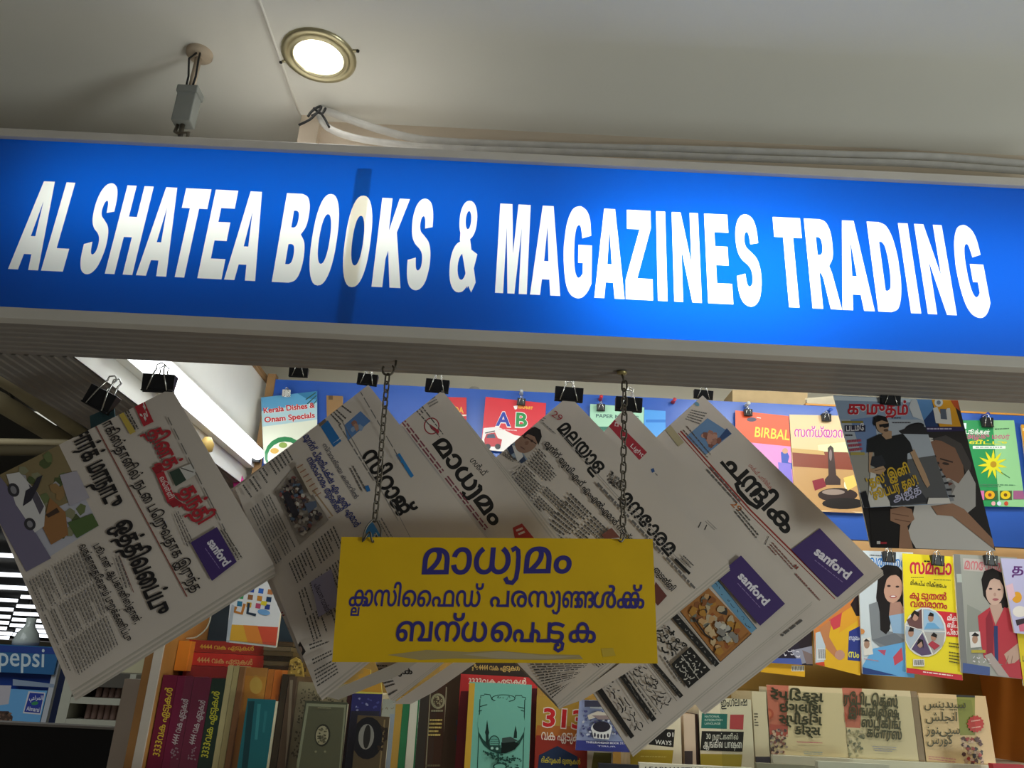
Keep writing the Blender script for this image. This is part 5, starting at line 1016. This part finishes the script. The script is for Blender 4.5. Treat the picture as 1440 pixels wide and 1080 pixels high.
TEALB = [('p', 'c09a38', [(660, 960), (668, 961), (660, 1100), (651, 1100)])] + [('l', '24463e', q, 1.2) for q in (
 [(676, 982), (676, 978), (681, 978), (681, 976), (689, 977), (692, 984)], [(723, 984), (725, 978), (734, 978), (734, 980), (739, 981), (739, 984)], [(675, 983), (671, 1090)], [(738, 984), (735, 1090)], [(674, 994), (684, 991), (698, 994), (697, 1001)], [(713, 1001), (712, 995), (724, 993), (737, 996)], [(673, 1000), (684, 998), (698, 1001)], [(713, 1001), (726, 998), (737, 1000)])] + [
 ('e', '24463e', 708, 982, 17, 5.5), ('e', '6fae9c', 708, 982, 15.5, 4.4), ('s', [(698, 979), (718, 979), (718, 985), (698, 985)], 1, 5, '24463e', .8), ('p', '24463e', [(706, 994), (707.5, 999), (712, 999), (708.5, 1001.5), (709.5, 1005), (706, 1003), (702.5, 1005), (703.5, 1001.5), (700, 999), (704.5, 999)]), ('e', '6fae9c', 706, 1000.5, 2, 2),
 ('e', '3a665a', 705, 1021, 12, 7), ('e', '6fae9c', 705, 1021, 11, 6.2), ('s', [(696, 1017), (714, 1017), (714, 1025), (696, 1025)], 1, 6, '3a665a', .8), ('e', '24463e', 705, 1024, 33, 36), ('e', '6fae9c', 705, 1018, 33.5, 34),
 ('p', '1f332f', [(683, 1026), (685, 1012), (687, 1026), (688, 1030), (687, 1034), (688, 1050), (690, 1054), (683, 1046), (683, 1034), (682, 1030)]), ('p', '1f332f', [(723, 1030), (725, 1020), (727, 1030), (727, 1038), (722, 1038)]), ('e', '24463e', 695, 1044, 8, 10), ('e', '5f9a8a', 695, 1044, 6.4, 8.6), ('m', [(689, 1038), (702, 1038), (702, 1050), (689, 1050)], 1, 4, '24463e', .25), ('p', '24463e', [(687, 1048), (704, 1048), (704, 1058), (694, 1056)]), ('e', 'a0c8b8', 692, 1052, 2, 2), ('e', 'a0c8b8', 699, 1053, 2, 2),
 ('p', '17211f', [(705, 1044), (722, 1042), (730, 1046), (724, 1054), (712, 1059), (705, 1059)]), ('p', '3c4c48', [(706, 1038), (718, 1036), (729, 1042), (722, 1043), (706, 1045)]), ('b', [(673, 1052), (690, 1060), (736, 1062), (735, 1100), (670, 1100)], 90, ['24463e', '2c564c'], .6, 2.2), ('e', '24463e', 703, 1078, 10, 5), ('e', '6fae9c', 703, 1078, 8, 3.6)]
upright('turquoise book with a mosque and shrine drawing and a yellow spine', 660, 959, 748, 963, 1.685, '6fae9c', TEALB, .025)
upright('yellow and red book with big red number 313', 755, 978, 832, 982, 1.705, 'a8863a', [('p', 'c8bfae', [(756, 971), (780, 972), (780, 978), (756, 978)]), ('p', 'a5622e', [(755, 1020), (832, 1022), (828, 1048), (752, 1046)]), ('p', '8a3228', [(754, 1034), (832, 1036), (828, 1100), (746, 1100)]), ('t', '313', (762, 1021), (822, 1025), 27, 'd8ccc0', .09, LA), ('t', '313', (763, 1020.5), (821, 1024.5), 25, 'b8282c', .045, LA), ('t', 'വക ഏടുകൾ', (761, 1040), (826, 1043), 11, 'd8ccc0', .02), ('p', '24324c', [(758, 1062), (784, 1049), (812, 1064), (815, 1100), (754, 1100)]), ('t', 'ദിക്റുകൾ ദുആകൾ', (761, 1072), (816, 1075), 6, 'c0b030', .02)], .02)
sheet('book', 'book', 'blue and white book with a picture of a round colonnade', 1.675, [(815, 984), (911, 986), (887, 1058), (809, 1055)], '8a94b4', [
 ('p', '3a3f80', [(810, 1041), (892, 1043), (887, 1058), (809, 1055)]), ('p', 'c8ccd0', [(828, 982), (850, 978), (858, 986), (860, 998), (830, 996)]), ('b', [(814, 996), (868, 1000), (880, 1038), (811, 1038)], 110, ['5a6290', '7a84a8', 'c0c4d0', '4a4c78'], .8, 2.6), ('p', 'c0b8a8', [(826, 1006), (840, 1000), (862, 1004), (876, 1012), (842, 1008), (828, 1012)]), ('p', '8a7a78', [(832, 1006), (858, 1006), (870, 1011), (842, 1012)]),
 ('e', 'd0d0d0', 846, 1024, 15, 9), ('p', 'd0d0cc', [(832, 1026), (860, 1028), (856, 1040), (835, 1038)]), ('e', '2c2a34', 846, 1022, 12.5, 7.5)] + [('e', '3a3844', 836.5 + i * 4.6, 1033.4 + i * .3 + (1.2 if 0 < i < 4 else 0), 1.4, 3.2) for i in range(5)] + [('t', 'THIRURANGADI BOOK STALL', (824, 1045), (884, 1047), 2.8, 'd8d8e0', .03, LA), ('t', 'TIRUR', (840, 1050), (866, 1051), 2, 'b8b8d0', .03, LA), ('r', '3a3a4a', 822, 985, 850, 994)], 'books standing on the bookcase shelf', .012)
upright('green and white book below the round colonnade picture', 826, 1056, 862, 1057, 1.695, 'cfc9b8', [('p', '6a6a3a', [(835, 1058), (860, 1059), (858, 1090), (830, 1090)])])
upright('yellow and black language book ending in DAYS', 886, 1000, 957, 1003, 1.71, 'd8ccb0', [('p', '24221f', [(920, 1024), (949, 1026), (947, 1051), (912, 1047)]), ('t', 'WAYS', (921, 1046), (944, 1048), 6, 'd8d4cc', .03, LA), ('t', '01', (938, 1036), (947, 1036), 6, 'd8d4cc', .03, LA), ('p', 'a89030', [(888, 1054), (947, 1055), (942, 1100), (880, 1100)]), ('m', [(900, 1062), (940, 1063), (938, 1066), (898, 1065)], 1, 1, 'c8b860')], bot=SHZ + .0005)
upright('pinkish white spine beside the yellow and black language book', 961, 1004, 977, 1005, YS, 'd0b8a0', [('r', '4a4040', 956, 1056, 974, 1100)], spine=True, bot=SHZ + .0005)
upright('dark slim spine left of the coloured-squares language book', 977.5, 1004, 981, 1004, YS, '3a2a24', spine=True, bot=SHZ + .0005)
STP = stepz + .0005
upright('language book with teal, red, black and yellow squares', 982, 980, 1056, 984, 1.715, 'd8ccb0', [('p', '26241f', [(1000, 972), (1054, 974), (1054, 994), (992, 990)]) if 0 else ('t', 'ഇംഗ്ലിഷ്', (1014, 994), (1052, 992), 10, '2a2a26', .025), ('p', '2c6a60', [(987, 1003), (1023, 1004), (1022, 1025), (986, 1024)]), ('t', 'NATIONAL', (991, 1009), (1012, 1009), 3, 'b8c8b8', .02, LA), ('t', 'INTEGRATION', (991, 1014), (1016, 1014), 3, 'b8c8b8', .02, LA), ('t', 'LANGUAGE', (991, 1019), (1013, 1019), 3, 'b8c8b8', .02, LA), ('p', 'b04848', [(1027, 1005), (1046, 1005), (1045, 1026), (1026, 1025)]), ('p', '23211e', [(987, 1028), (1046, 1029), (1044, 1057), (985, 1055)]),
 ('t', '30 நாட்களில்', (993, 1039), (1038, 1040), 6, 'c8c4b4', .015, TA), ('t', 'ஆங்கில பாஷை', (989, 1051), (1043, 1052), 8, 'd8d4c8', .02, TA), ('p', 'a8943a', [(985, 1060), (1044, 1061), (1040, 1100), (980, 1100)])], bot=SHZ + .0005)
upright('pale spine with small vertical lettering, right of the coloured squares book', 1057, 972, 1077, 973, YS, 'd8c8a8', [('m', [(1060, 1002), (1066, 1002), (1067, 1022), (1061, 1022)], 1, 5, '3a3428'), ('r', '4a444c', 1052, 1064, 1090, 1080)], spine=True, bot=SHZ + .0005)
def speak(label, xa, ya, xb, yb, ops, base='d8c49a'): return upright(label, xa, ya, xb, yb, YS, base, ops, bot=STP, depth=.06)
speak('beige speaking course book with Gujarati title', 1078, 964, 1185, 968, [('p', 'c0705a', [(1078, 963), (1109, 964), (1106, 1020), (1071, 1018)]), ('p', 'b0584a', [(1080, 1018), (1108, 1020), (1108, 1036), (1080, 1034)]), ('b', [(1080, 1022), (1109, 1024), (1108, 1066), (1078, 1064)], 60, ['8a5a50', 'a89488', '5a4a48', 'c8a890', '6a5a60'], 1.2, 3.2), ('e', 'b0543e', 1080, 1004, 8, 8), ('e', 'c87050', 1080, 1004, 5, 5),
 ('t', 'રૅપિડેક્સ', (1083, 983), (1158, 987), 12, '3c3a26', .05, GU), ('t', 'ઇંગ્લિશ', (1096, 1001), (1156, 1003), 12, '3c3a26', .05, GU), ('t', 'સ્પીકિંગ', (1095, 1017), (1156, 1020), 12, '3c3a26', .05, GU), ('t', 'કોર્સ', (1117, 1032), (1154, 1034), 11, '3c3a26', .05, GU), ('m', [(1116, 1041), (1158, 1043), (1158, 1050), (1130, 1050)], 1, 2, 'c06a70', .4), ('m', [(1128, 1056), (1158, 1057), (1158, 1062), (1130, 1061)], 1, 2, '7a9aa8', .4)])
speak('beige speaking course book with Tamil title, beside the Gujarati one', 1184, 967, 1280, 972, [('p', 'c0705a', [(1184, 967), (1212, 968), (1210, 1024), (1180, 1022)]), ('b', [(1188, 1024), (1216, 1026), (1216, 1066), (1188, 1064)], 50, ['8a8468', 'a89c78', '6a6a58', 'c0b090'], 1.2, 3.2), ('e', 'b0543e', 1184, 1009, 8, 9), ('t', 'ரேபிடெக்ஸ்', (1186, 989), (1262, 994), 12, '4a4630', .05, TA), ('t', 'இங்கிலீஷ்', (1193, 1005), (1264, 1009), 11, '4a4630', .05, TA), ('t', 'ஸ்பீகிங்', (1211, 1022), (1266, 1025), 11, '4a4630', .05, TA), ('t', 'கோர்ஸ்', (1218, 1036), (1268, 1040), 11, '4a4630', .05, TA), ('m', [(1224, 1048), (1262, 1050), (1262, 1058), (1230, 1057)], 1, 3, '9a9aa8', .4)], 'd0bf98')
speak('grey spine between the Tamil and Arabic course books', 1280.5, 972, 1289, 973, [], '8a7458')
speak('beige speaking course book with Arabic title and a red starburst', 1291, 975, 1386, 979, [('p', '8a8a3c', [(1345, 977), (1371, 978), (1371, 1034), (1350, 1034)]), ('p', '2c2a24', [(1345, 976), (1371, 977), (1371, 981), (1345, 980)]), ('b', [(1352, 1034), (1380, 1036), (1384, 1080), (1354, 1080)], 50, ['b08a70', '5a3a34', 'c8a890', 'a04038', '3a3030'], 1.4, 4)] +
 [('p', 'b83028', [(1372 + (10.5 if i % 2 else 12.5) * math.cos(i * math.pi / 14), 1018 + (10.5 if i % 2 else 12.5) * math.sin(i * math.pi / 14)) for i in range(28)]), ('m', [(1365, 1012), (1379, 1010), (1380, 1024), (1366, 1026)], 1, 3, 'e0a898', .35)] +
 [('t', s_, a, b, 13, '4a4428', .018, AR) for s_, a, b in (('\ufeb2\ufee8\ufbfe\ufeaa\ufbfe\ufbff\ufeb3'[::1], (1300, 995), (1358, 996)), ('\ufeb6\ufee0\ufea0\ufee7\ufe8d'[::1], (1302, 1014), (1346, 1014)), ('\ufeaf\ufeed\ufee8\ufbfd\ufb58\ufeb3'[::1], (1302, 1032), (1350, 1032)), ('\ufeb1\ufead\ufeed\ufedb'[::1], (1304, 1046), (1340, 1046)))] + [('m', [(1304, 1062), (1346, 1066), (1346, 1074), (1304, 1068)], 1, 2, 'c07a78', .4)], 'd8b888')
# low front row: only the tops reach into view
for (x0, y0, x1, y1, cc, lab, tx) in ((842, 1074, 898, 1076, '22242a', 'black low book in front of the yellow and black language book', None), (899, 1075, 1060, 1078, 'c8c4b0', 'white low book with small dark capitals, lower middle', 'LEARN WITH EASE'), (1150, 1072, 1250, 1074, 'c4bfae', 'off-white low book in front of the Tamil course book', None), (1064, 1075, 1146, 1075, '8a8470', 'grey low book in front of the Gujarati course book', None), (1396, 1074, 1440, 1076, 'b03038', 'red low book at the lower right corner', None)):
    A, B = PY(x0, y0, 1.64), PY(x1, y1, 1.64); zt = (A.z + B.z) / 2
    m = Print(1.64); m.box(A.x, B.x, 1.64, 1.655, SHZ + .0005, zt, ink(cc))
    if tx: m.text(tx, (x0 + 8, y0 + 8), (x0 + 110, y0 + 10), 5, '3a3a40', .03, LA)
    tag(m.build('book'), lab, 'book', 'low books in the front row')

# books lying flat and other things at the top left of the bookcase
def lying(label, xa, ya, xb, yb, Y, cc, ops=(), depth=.14, name='book'):
    A, B = PY(xa, ya, Y), PY(xb, yb, Y); C_ = PY(xa, yb, Y)
    z1 = PY((xa + xb) / 2, ya, Y).z; z0 = PY((xa + xb) / 2, yb, Y).z
    m = Print(Y, True); m.box(A.x, B.x, Y, Y + depth, z0, z1, m.ik(cc)); m.run(list(ops))
    return tag(m.build(name), label, 'book', 'books lying in a pile behind the maroon spines')
lying('dark red book lying flat, lowest of the pile behind the maroon spines', 258, 938, 372, 956, 1.80, '8a2626')
lying('bright red book lying flat with cream lettering, in the middle of the pile', 264, 919.5, 370, 937.5, 1.80, 'c8322a', [('t', '4444 വക ഏടുകൾ', (277, 931), (355, 935), 6, 'd8a868', .03)])
lying('dark red book lying flat with gold lettering, topmost of the pile', 266, 902, 371, 919, 1.80, '9a2c22', [('t', '4444 വക ഏടുകൾ', (281, 912), (357, 915), 5, 'c89838', .03)])
m = MB(); a, b = PY(237, 900, 1.77), PY(264, 948, 1.77); m.box(-.684, PY(264, 925, 1.77).x, 1.77, 1.90, SHZ + .2, a.z, ORANGE); tag(m.build('box_file'), 'plain orange box at the left end behind the maroon spines', 'box')
for i in range(6):
    lying('thin dark brown book, number %s from the top of the brown pile' % ('one two three four five six'.split()[i]), 371, 902 + i * 7, 412 - (i % 2) * 3, 908.4 + i * 7, 1.785 - .004 * (i % 3), ['4a3a2a', '6a5a44', '54452f', '3c2f24', '5a4a34', '33281f'][i])
m = MB(); 
m2 = Print(1.775); f = [PY(x, y, 1.775) for x, y in ((404, 950), (427, 952), (424, 930), (416, 924), (408, 928))]; k = [p + Vector((0, .01, 0)) for p in f]; G2 = ink('a88a40', .35)
m2.face(f, G2); m2.face(k[::-1], G2)
for i in range(5): m2.face([f[i], f[(i + 1) % 5], k[(i + 1) % 5], k[i]], G2)
m2.run([('b', [(407, 930), (421, 928), (425, 949), (406, 948)], 26, ['5a4420', 'd0b060', '7a6028'], .8, 2.4)]); tag(m2.build('book_end'), 'gold ornamented book top beside the brown pile', 'book')
WB = [('r', 'b8ccd8', 0, 0, 1, 1)][:0]
cols = ['c04a30', '2a4a9c', '3060b0', 'b07040', '3a9a5a', '8a5a34', 'c08030', '1f3a5a', '2a6a8a', 'd0a030', 'b04868', '2a3c80']
for r in range(3):
    for c_ in range(4):
        px, py = 338 + c_ * 13 - r * 2, 824 + r * 10.5 + c_ * 1.5
        WB.append(('p', cols[(r * 4 + c_) % 12], [(px, py), (px + 7, py + 1), (px + 6, py + 8), (px - 1, py + 7)]))
WB += [('l', 'b07030', [(332, 853), (330, 860), (340, 863), (344, 849)], 4), ('l', '2a3a4a', [(350, 848), (348, 862), (360, 865)], 4), ('e', '6a9ac8', 371, 861, 9, 4, 10), ('p', 'd0c030', [(368, 845), (376, 846), (374, 852), (366, 850)]),
 ('p', 'd0a038', [(322, 878), (391, 882), (388, 908), (318, 900)]), ('p', 'c8503a', [(352, 880), (391, 882), (388, 908), (362, 905)]), ('p', 'd08038', [(342, 879), (362, 880), (370, 906), (348, 903)]), ('p', 'a8b0b8', [(320, 880), (326, 850), (330, 852), (322, 905), (316, 903)])]
sheet('book', 'book', 'white book with coloured squares and an orange and red lower panel', 1.655, [(328, 806), (402, 800), (388, 911), (318, 903)], 'd4d6d6', WB, None, .012)
m = MB(); m.tube([PY(x, y, 1.80) for x, y in spl([(262, 898), (276, 896), (290, 884), (296, 868), (297, 850)], 5)], .0018, mat('pale_wire', 'a8a898', .4), 6); tag(m.build('wire'), 'thin pale wire curving up behind the white book with squares', 'wire')
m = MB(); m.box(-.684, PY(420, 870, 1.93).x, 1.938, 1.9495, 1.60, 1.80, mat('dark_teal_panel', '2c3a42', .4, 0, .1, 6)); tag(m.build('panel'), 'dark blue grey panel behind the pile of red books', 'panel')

# clear plastic sheets standing in front of the shelf
CLR = clear_glass('clear_plastic', .03)
for (xa, ya, xb, yb, lab) in ((1012, 978, 1366, 984, 'clear plastic sheet standing in front of the speaking course books'), (270, 902, 620, 915, 'clear plastic sheet standing in front of the left-hand books')):
    A, B = PY(xa, ya, 1.60), PY(xb, yb, 1.60); zt = max(A.z, B.z)
    m = MB(); m.box(A.x, B.x, 1.60, 1.602, SHZ + .0005, zt, CLR); tag(m.build('clear_screen'), lab, 'clear screen', 'clear screens along the shelf')

# ================================================================== the mall beyond, on the left
DK = mat('dark_mall_ceiling', '55534c', .8, 0, .12, .6)
m = MB(); m.box(-60, -.9, 1.42, 125, 3.2, 3.3, DK); struct('ceiling_mall', m, 'dark open ceiling of the mall', 'ceiling')
m = MB(); m.box(-90, 10, 125, 125.5, 0, 3.3, mat('far_wall', '7a7a68', .8, 0, .3, .5)); struct('wall_far', m, 'distant wall of the mall', 'wall')
TAN = mat('tan_pipe', 'a59878', .6, 0, .1, 3)
def beam(name, pts, z, r, mt, lab, cat='pipe'):
    P = [PZ(x, y, z) for x, y in pts]; m = MB(); m.tube(P, r, mt, 10); tag(m.build(name), lab, cat, 'pipes and bars under the dark ceiling')
beam('ceiling_pipe', [(-60, 492), (20, 543), (110, 607), (200, 668)], 2.9, .04, TAN, 'tan pipe running away under the dark ceiling, nearest the ribbed box')
beam('ceiling_pipe', [(-60, 540), (0, 565), (80, 614), (170, 672)], 2.95, .055, TAN, 'thicker tan pipe running away under the dark ceiling, below the first')
beam('ceiling_pipe', [(-80, 622), (0, 621), (65, 622), (160, 624)], 2.8, .02, TAN, 'thin pale crossbar under the dark ceiling')
beam('ceiling_pipe', [(-80, 634), (0, 633), (100, 632), (160, 632)], 2.9, .04, mat('brown_bar', '6a6048', .6), 'brown crossbar just below the thin pale one')
beam('ceiling_pipe', [(-40, 500), (10, 545), (40, 600)], 3.0, .008, BLACK, 'thin black cable between the tan pipes', 'cable')
a, b = PZ(36, 580, 3.19), PZ(78, 589, 3.19); m = MB(); m.box(a.x, b.x, a.y, a.y + .22, 3.17, 3.2, emit('panel_glow', 'f0f0e4', .7)); tag(m.build('ceiling_light'), 'small pale ceiling panel seen between the tan pipes', 'light')
TG = emit('far_tube_glow', 'f2f7ff', 2.6); ZT = 2.95
for i, (y, x0, x1, gap) in enumerate(((776, -90, 13, None), (803, -90, 23, None), (821, -90, 32, None), (839, -90, 38, 27), (852, -90, 45, 21), (862.5, -90, 50, 17), (871, -90, 53, 15), (879, -90, 57, 12), (886, -90, 60, 20), (892, -90, 63, 16))):
    spans = [(x0, x1)] if gap is None else [(x0, gap - 2), (gap + 2, x1 + 12)]
    for j, (u, v) in enumerate(spans):
        A = PZ(u, y, ZT); B = PY(v + (12 if gap is None else 0), y, A.y); h = A.y * 2.1 / 1100 * (1.25 if i < 3 else 1)
        m = MB(); m.box(A.x, B.x, A.y, A.y + .05, ZT - h, ZT + h, TG)
        m.box((A.x + B.x) / 2 - .02, (A.x + B.x) / 2 + .02, A.y, A.y + .04, ZT + h, 3.2, DK)
        tag(m.build('fluorescent_tube'), 'white fluorescent tube, %s row from the top at the left edge%s' % ('first second third fourth fifth sixth seventh eighth ninth tenth'.split()[i], '' if gap is None else (', left part' if j == 0 else ', right part')), 'light', 'rows of far fluorescent tubes')

# drinks fridge
YF = 5.0
fr = empty('drinks_fridge', (PY(20, 1000, YF).x, YF + .3, 0), 'blue drinks fridge with a pepsi header, left edge of the photo', 'fridge')
FX0, FX1 = PY(-70, 930, YF).x, PY(82, 930, YF).x; HT = PY(40, 908, YF).z; HB = PY(40, 947, YF).z
BLU = mat('fridge_blue', '1f3f8c', .35, 0, .05, 3); BL2 = mat('fridge_header_blue', '2f6496', .35, 0, .06, 2)
m = MB(); m.box(FX0, FX1, YF + .03, YF + .6, 0, HT, BLU); m.box(FX1 - .02, FX1 + .01, YF, YF + .03, 0, HT, mat('fridge_edge', 'b8bcc4', .4)); m.build('body', fr)
m = Print(YF - .02); m.box(FX0, FX1, YF - .019, YF + .03, HB, HT, BL2); m.poly(ink('24408c'), [(-70, 904), (76, 911), (77, 920), (-70, 914)]); m.text('pepsi', (-2, 936), (62, 938), 27, 'c4d4dc', .012, LA); m.build('header', fr)
m = Print(YF); m.box(FX0, FX1 - .025, YF, YF + .03, HB - .5, HB - .09, mat('fridge_poster', '6aa8dc', .4, 0, .06, 3)); 
m.run([('p', '8a9ab0', [(18, 955), (76, 962), (76, 967), (18, 964)]), ('p', 'b8b4bc', [(-60, 962), (16, 964), (12, 990), (-60, 1000)]), ('p', 'd0d0d8', [(40, 972), (64, 974), (57, 1005), (32, 1003)]), ('p', '2a3c98', [(42, 974), (62, 975.5), (56, 1003), (34, 1001)]), ('e', '3a8a5a', 49, 989, 5, 2.5, -10), ('t', '\ufef2\ufecb\ufe8d\ufeae\ufee4\ufedf\ufe8d', (41, 984), (60, 984), 6, 'd8dce8', .03, AR), ('t', 'Almarai', (37, 999), (55, 1001), 6, 'd8dce8', .03, LA),
 ('p', '4a3830', [(-60, 1000), (12, 1000), (18, 1008), (16, 1020), (-60, 1020)]), ('b', [(-5, 1000), (16, 1002), (18, 1018), (-5, 1018)], 14, ['6a5040', '2c2220', '8a7060'], 1, 3)]); m.build('door', fr)
c = PY(36, 905, YF + .3); m = MB(); GLS = clear_glass('bottle_glass', .25)
m.lathe((c.x, c.y, HT + .001), [(.0001, 0), (.075, 0), (.078, .03), (.06, .08), (.035, .11), (.028, .13), (.03, .17), (.0001, .17)], mat('pale_glass', 'ccd6ce', .15, 0, 0, 1, .6), 24); tag(m.build('glass_jar'), 'pale glass jar with a narrow neck on top of the pepsi fridge', 'jar')
# white grocery shelf with jars
YG = 4.2
gs = empty('grocery_shelf', (PY(140, 1000, YG).x, YG + .2, 0), 'pale shelf unit holding rows of small jars beside the blue fridge', 'shelf unit')
GX0, GX1 = PY(93, 985, YG).x, PY(176, 985, YG).x; z1, z2, z3 = PY(140, 981.5, YG).z, PY(140, 1013, YG).z, PY(140, 1050, YG).z
SHW = mat('shelf_white', 'b8b8a8', .5, 0, .06, 5)
part('side_panel', SHW, GX0 - .03, GX0 + .02, YG, YG + .4, 0, PY(120, 945, YG).z, par=gs); part('side_panel', SHW, GX1, GX1 + .03, YG, YG + .4, 0, PY(120, 945, YG).z, par=gs); part('back_panel', mat('shelf_back', '3c3a36', .6), GX0 + .021, GX1 - .001, YG + .38, YG + .4, 0, PY(120, 945, YG).z, par=gs)
for z in (z1, z2, z3): part('shelf', SHW, GX0 + .021, GX1 - .001, YG, YG + .379, z - .03, z, par=gs)
part('top_panel', mat('shelf_top', '5a564e', .5), GX0 + .021, GX1 - .001, YG, YG + .379, PY(140, 966, YG).z, PY(120, 945, YG).z, par=gs)
m = MB(); m.lathe((0, 0, 0), [(.0001, 0), (.028, 0), (.03, .01), (.03, .075), (.024, .085), (.024, .1), (.0001, .1)], mat('jar_brown', '8a7068', .3, 0, .15, 30), 16); jar = m.build('jar')
ordn = 'first second third fourth fifth sixth seventh'.split(); k_ = 0
for rz, xs, rn in ((z1, (128, 138, 147, 156, 166), 'upper'), (z2, (119, 128, 137, 146, 155, 164), 'lower')):
    for i, px in enumerate(xs):
        o = jar if k_ == 0 else jar.copy(); k_ += 1
        if o is not jar: COL.objects.link(o)
        o.location = (PY(px, 990, YG).x, YG + .06, rz + .0005); o.scale = (.5, .5, .85 if rn == 'lower' else .48)
        tag(o, 'small brown jar, %s from the left on the %s shelf beside the fridge' % (ordn[i], rn), 'jar', 'small jars on the grocery shelf')
# black panel, pillar and partition
YK = 2.3; m = MB(); A, B = PY(-60, 1014, YK), PY(160, 1028, YK); zt = (A.z + B.z) / 2 
m.box(A.x, B.x, YK, YK + .05, 0, zt, mat('black_panel', '151414', .5)); m.box(A.x, B.x, YK - .002, YK + .05, zt, zt + .006, mat('pale_strip', '8f8a84', .4))
tag(m.build('counter_panel'), 'black panel with a pale top edge in the lower left corner', 'panel')
m = MB(); m.box(PY(148, 930, 4.8).x, PY(260, 930, 4.8).x, 4.8, 5.2, 0, 3.4, mat('cream_pillar', 'c9c3a0', .7, 0, .05, 2)); tag(m.build('pillar'), 'cream pillar behind the bookcase end, below the leftmost newspaper', 'pillar')
m = MB(); m.box(PY(166, 1000, 1.99).x, -.722, 1.99, 2.03, 0, PY(185, 955, 1.99).z, mat('grey_partition', 'c4b8a8', .5, 0, .05, 6)); tag(m.build('partition'), 'grey white partition left of the bookcase end, beside the black panel', 'partition')
# small stock hanging behind the leftmost newspaper, under the tube light
m = MB(); f = [PY(x, y, 1.98) for x, y in ((326, 662), (340, 668), (352, 700), (330, 700))]; m.hexa([f[3], f[2], f[1], f[0]], [p + Vector((0, .004, 0)) for p in (f[3], f[2], f[1], f[0])], ink('c83a8c')); tag(m.build('magazine'), 'pink magazine corner under the tube light', 'magazine')
clip(312, 652, 1.97, .04, .022, 'small black clip under the tube light, upper one', 30, 1.4, 'clips under the tube light'); clip(323, 664, 1.96, .04, .022, 'small black clip on the pink magazine corner', 30, 1.4, 'clips under the tube light')
c = PX(291, 624, XL + .02); m = MB(); m.lathe((c.x, c.y, c.z - .02), [(.0001, 0), (.014, .004), (.016, .02), (.008, .034), (.0001, .036)], mat('yellow_knob', 'c8a860', .5), 16); tag(m.build('knob'), 'small yellowish bulb on the white board under the tube light', 'bulb')
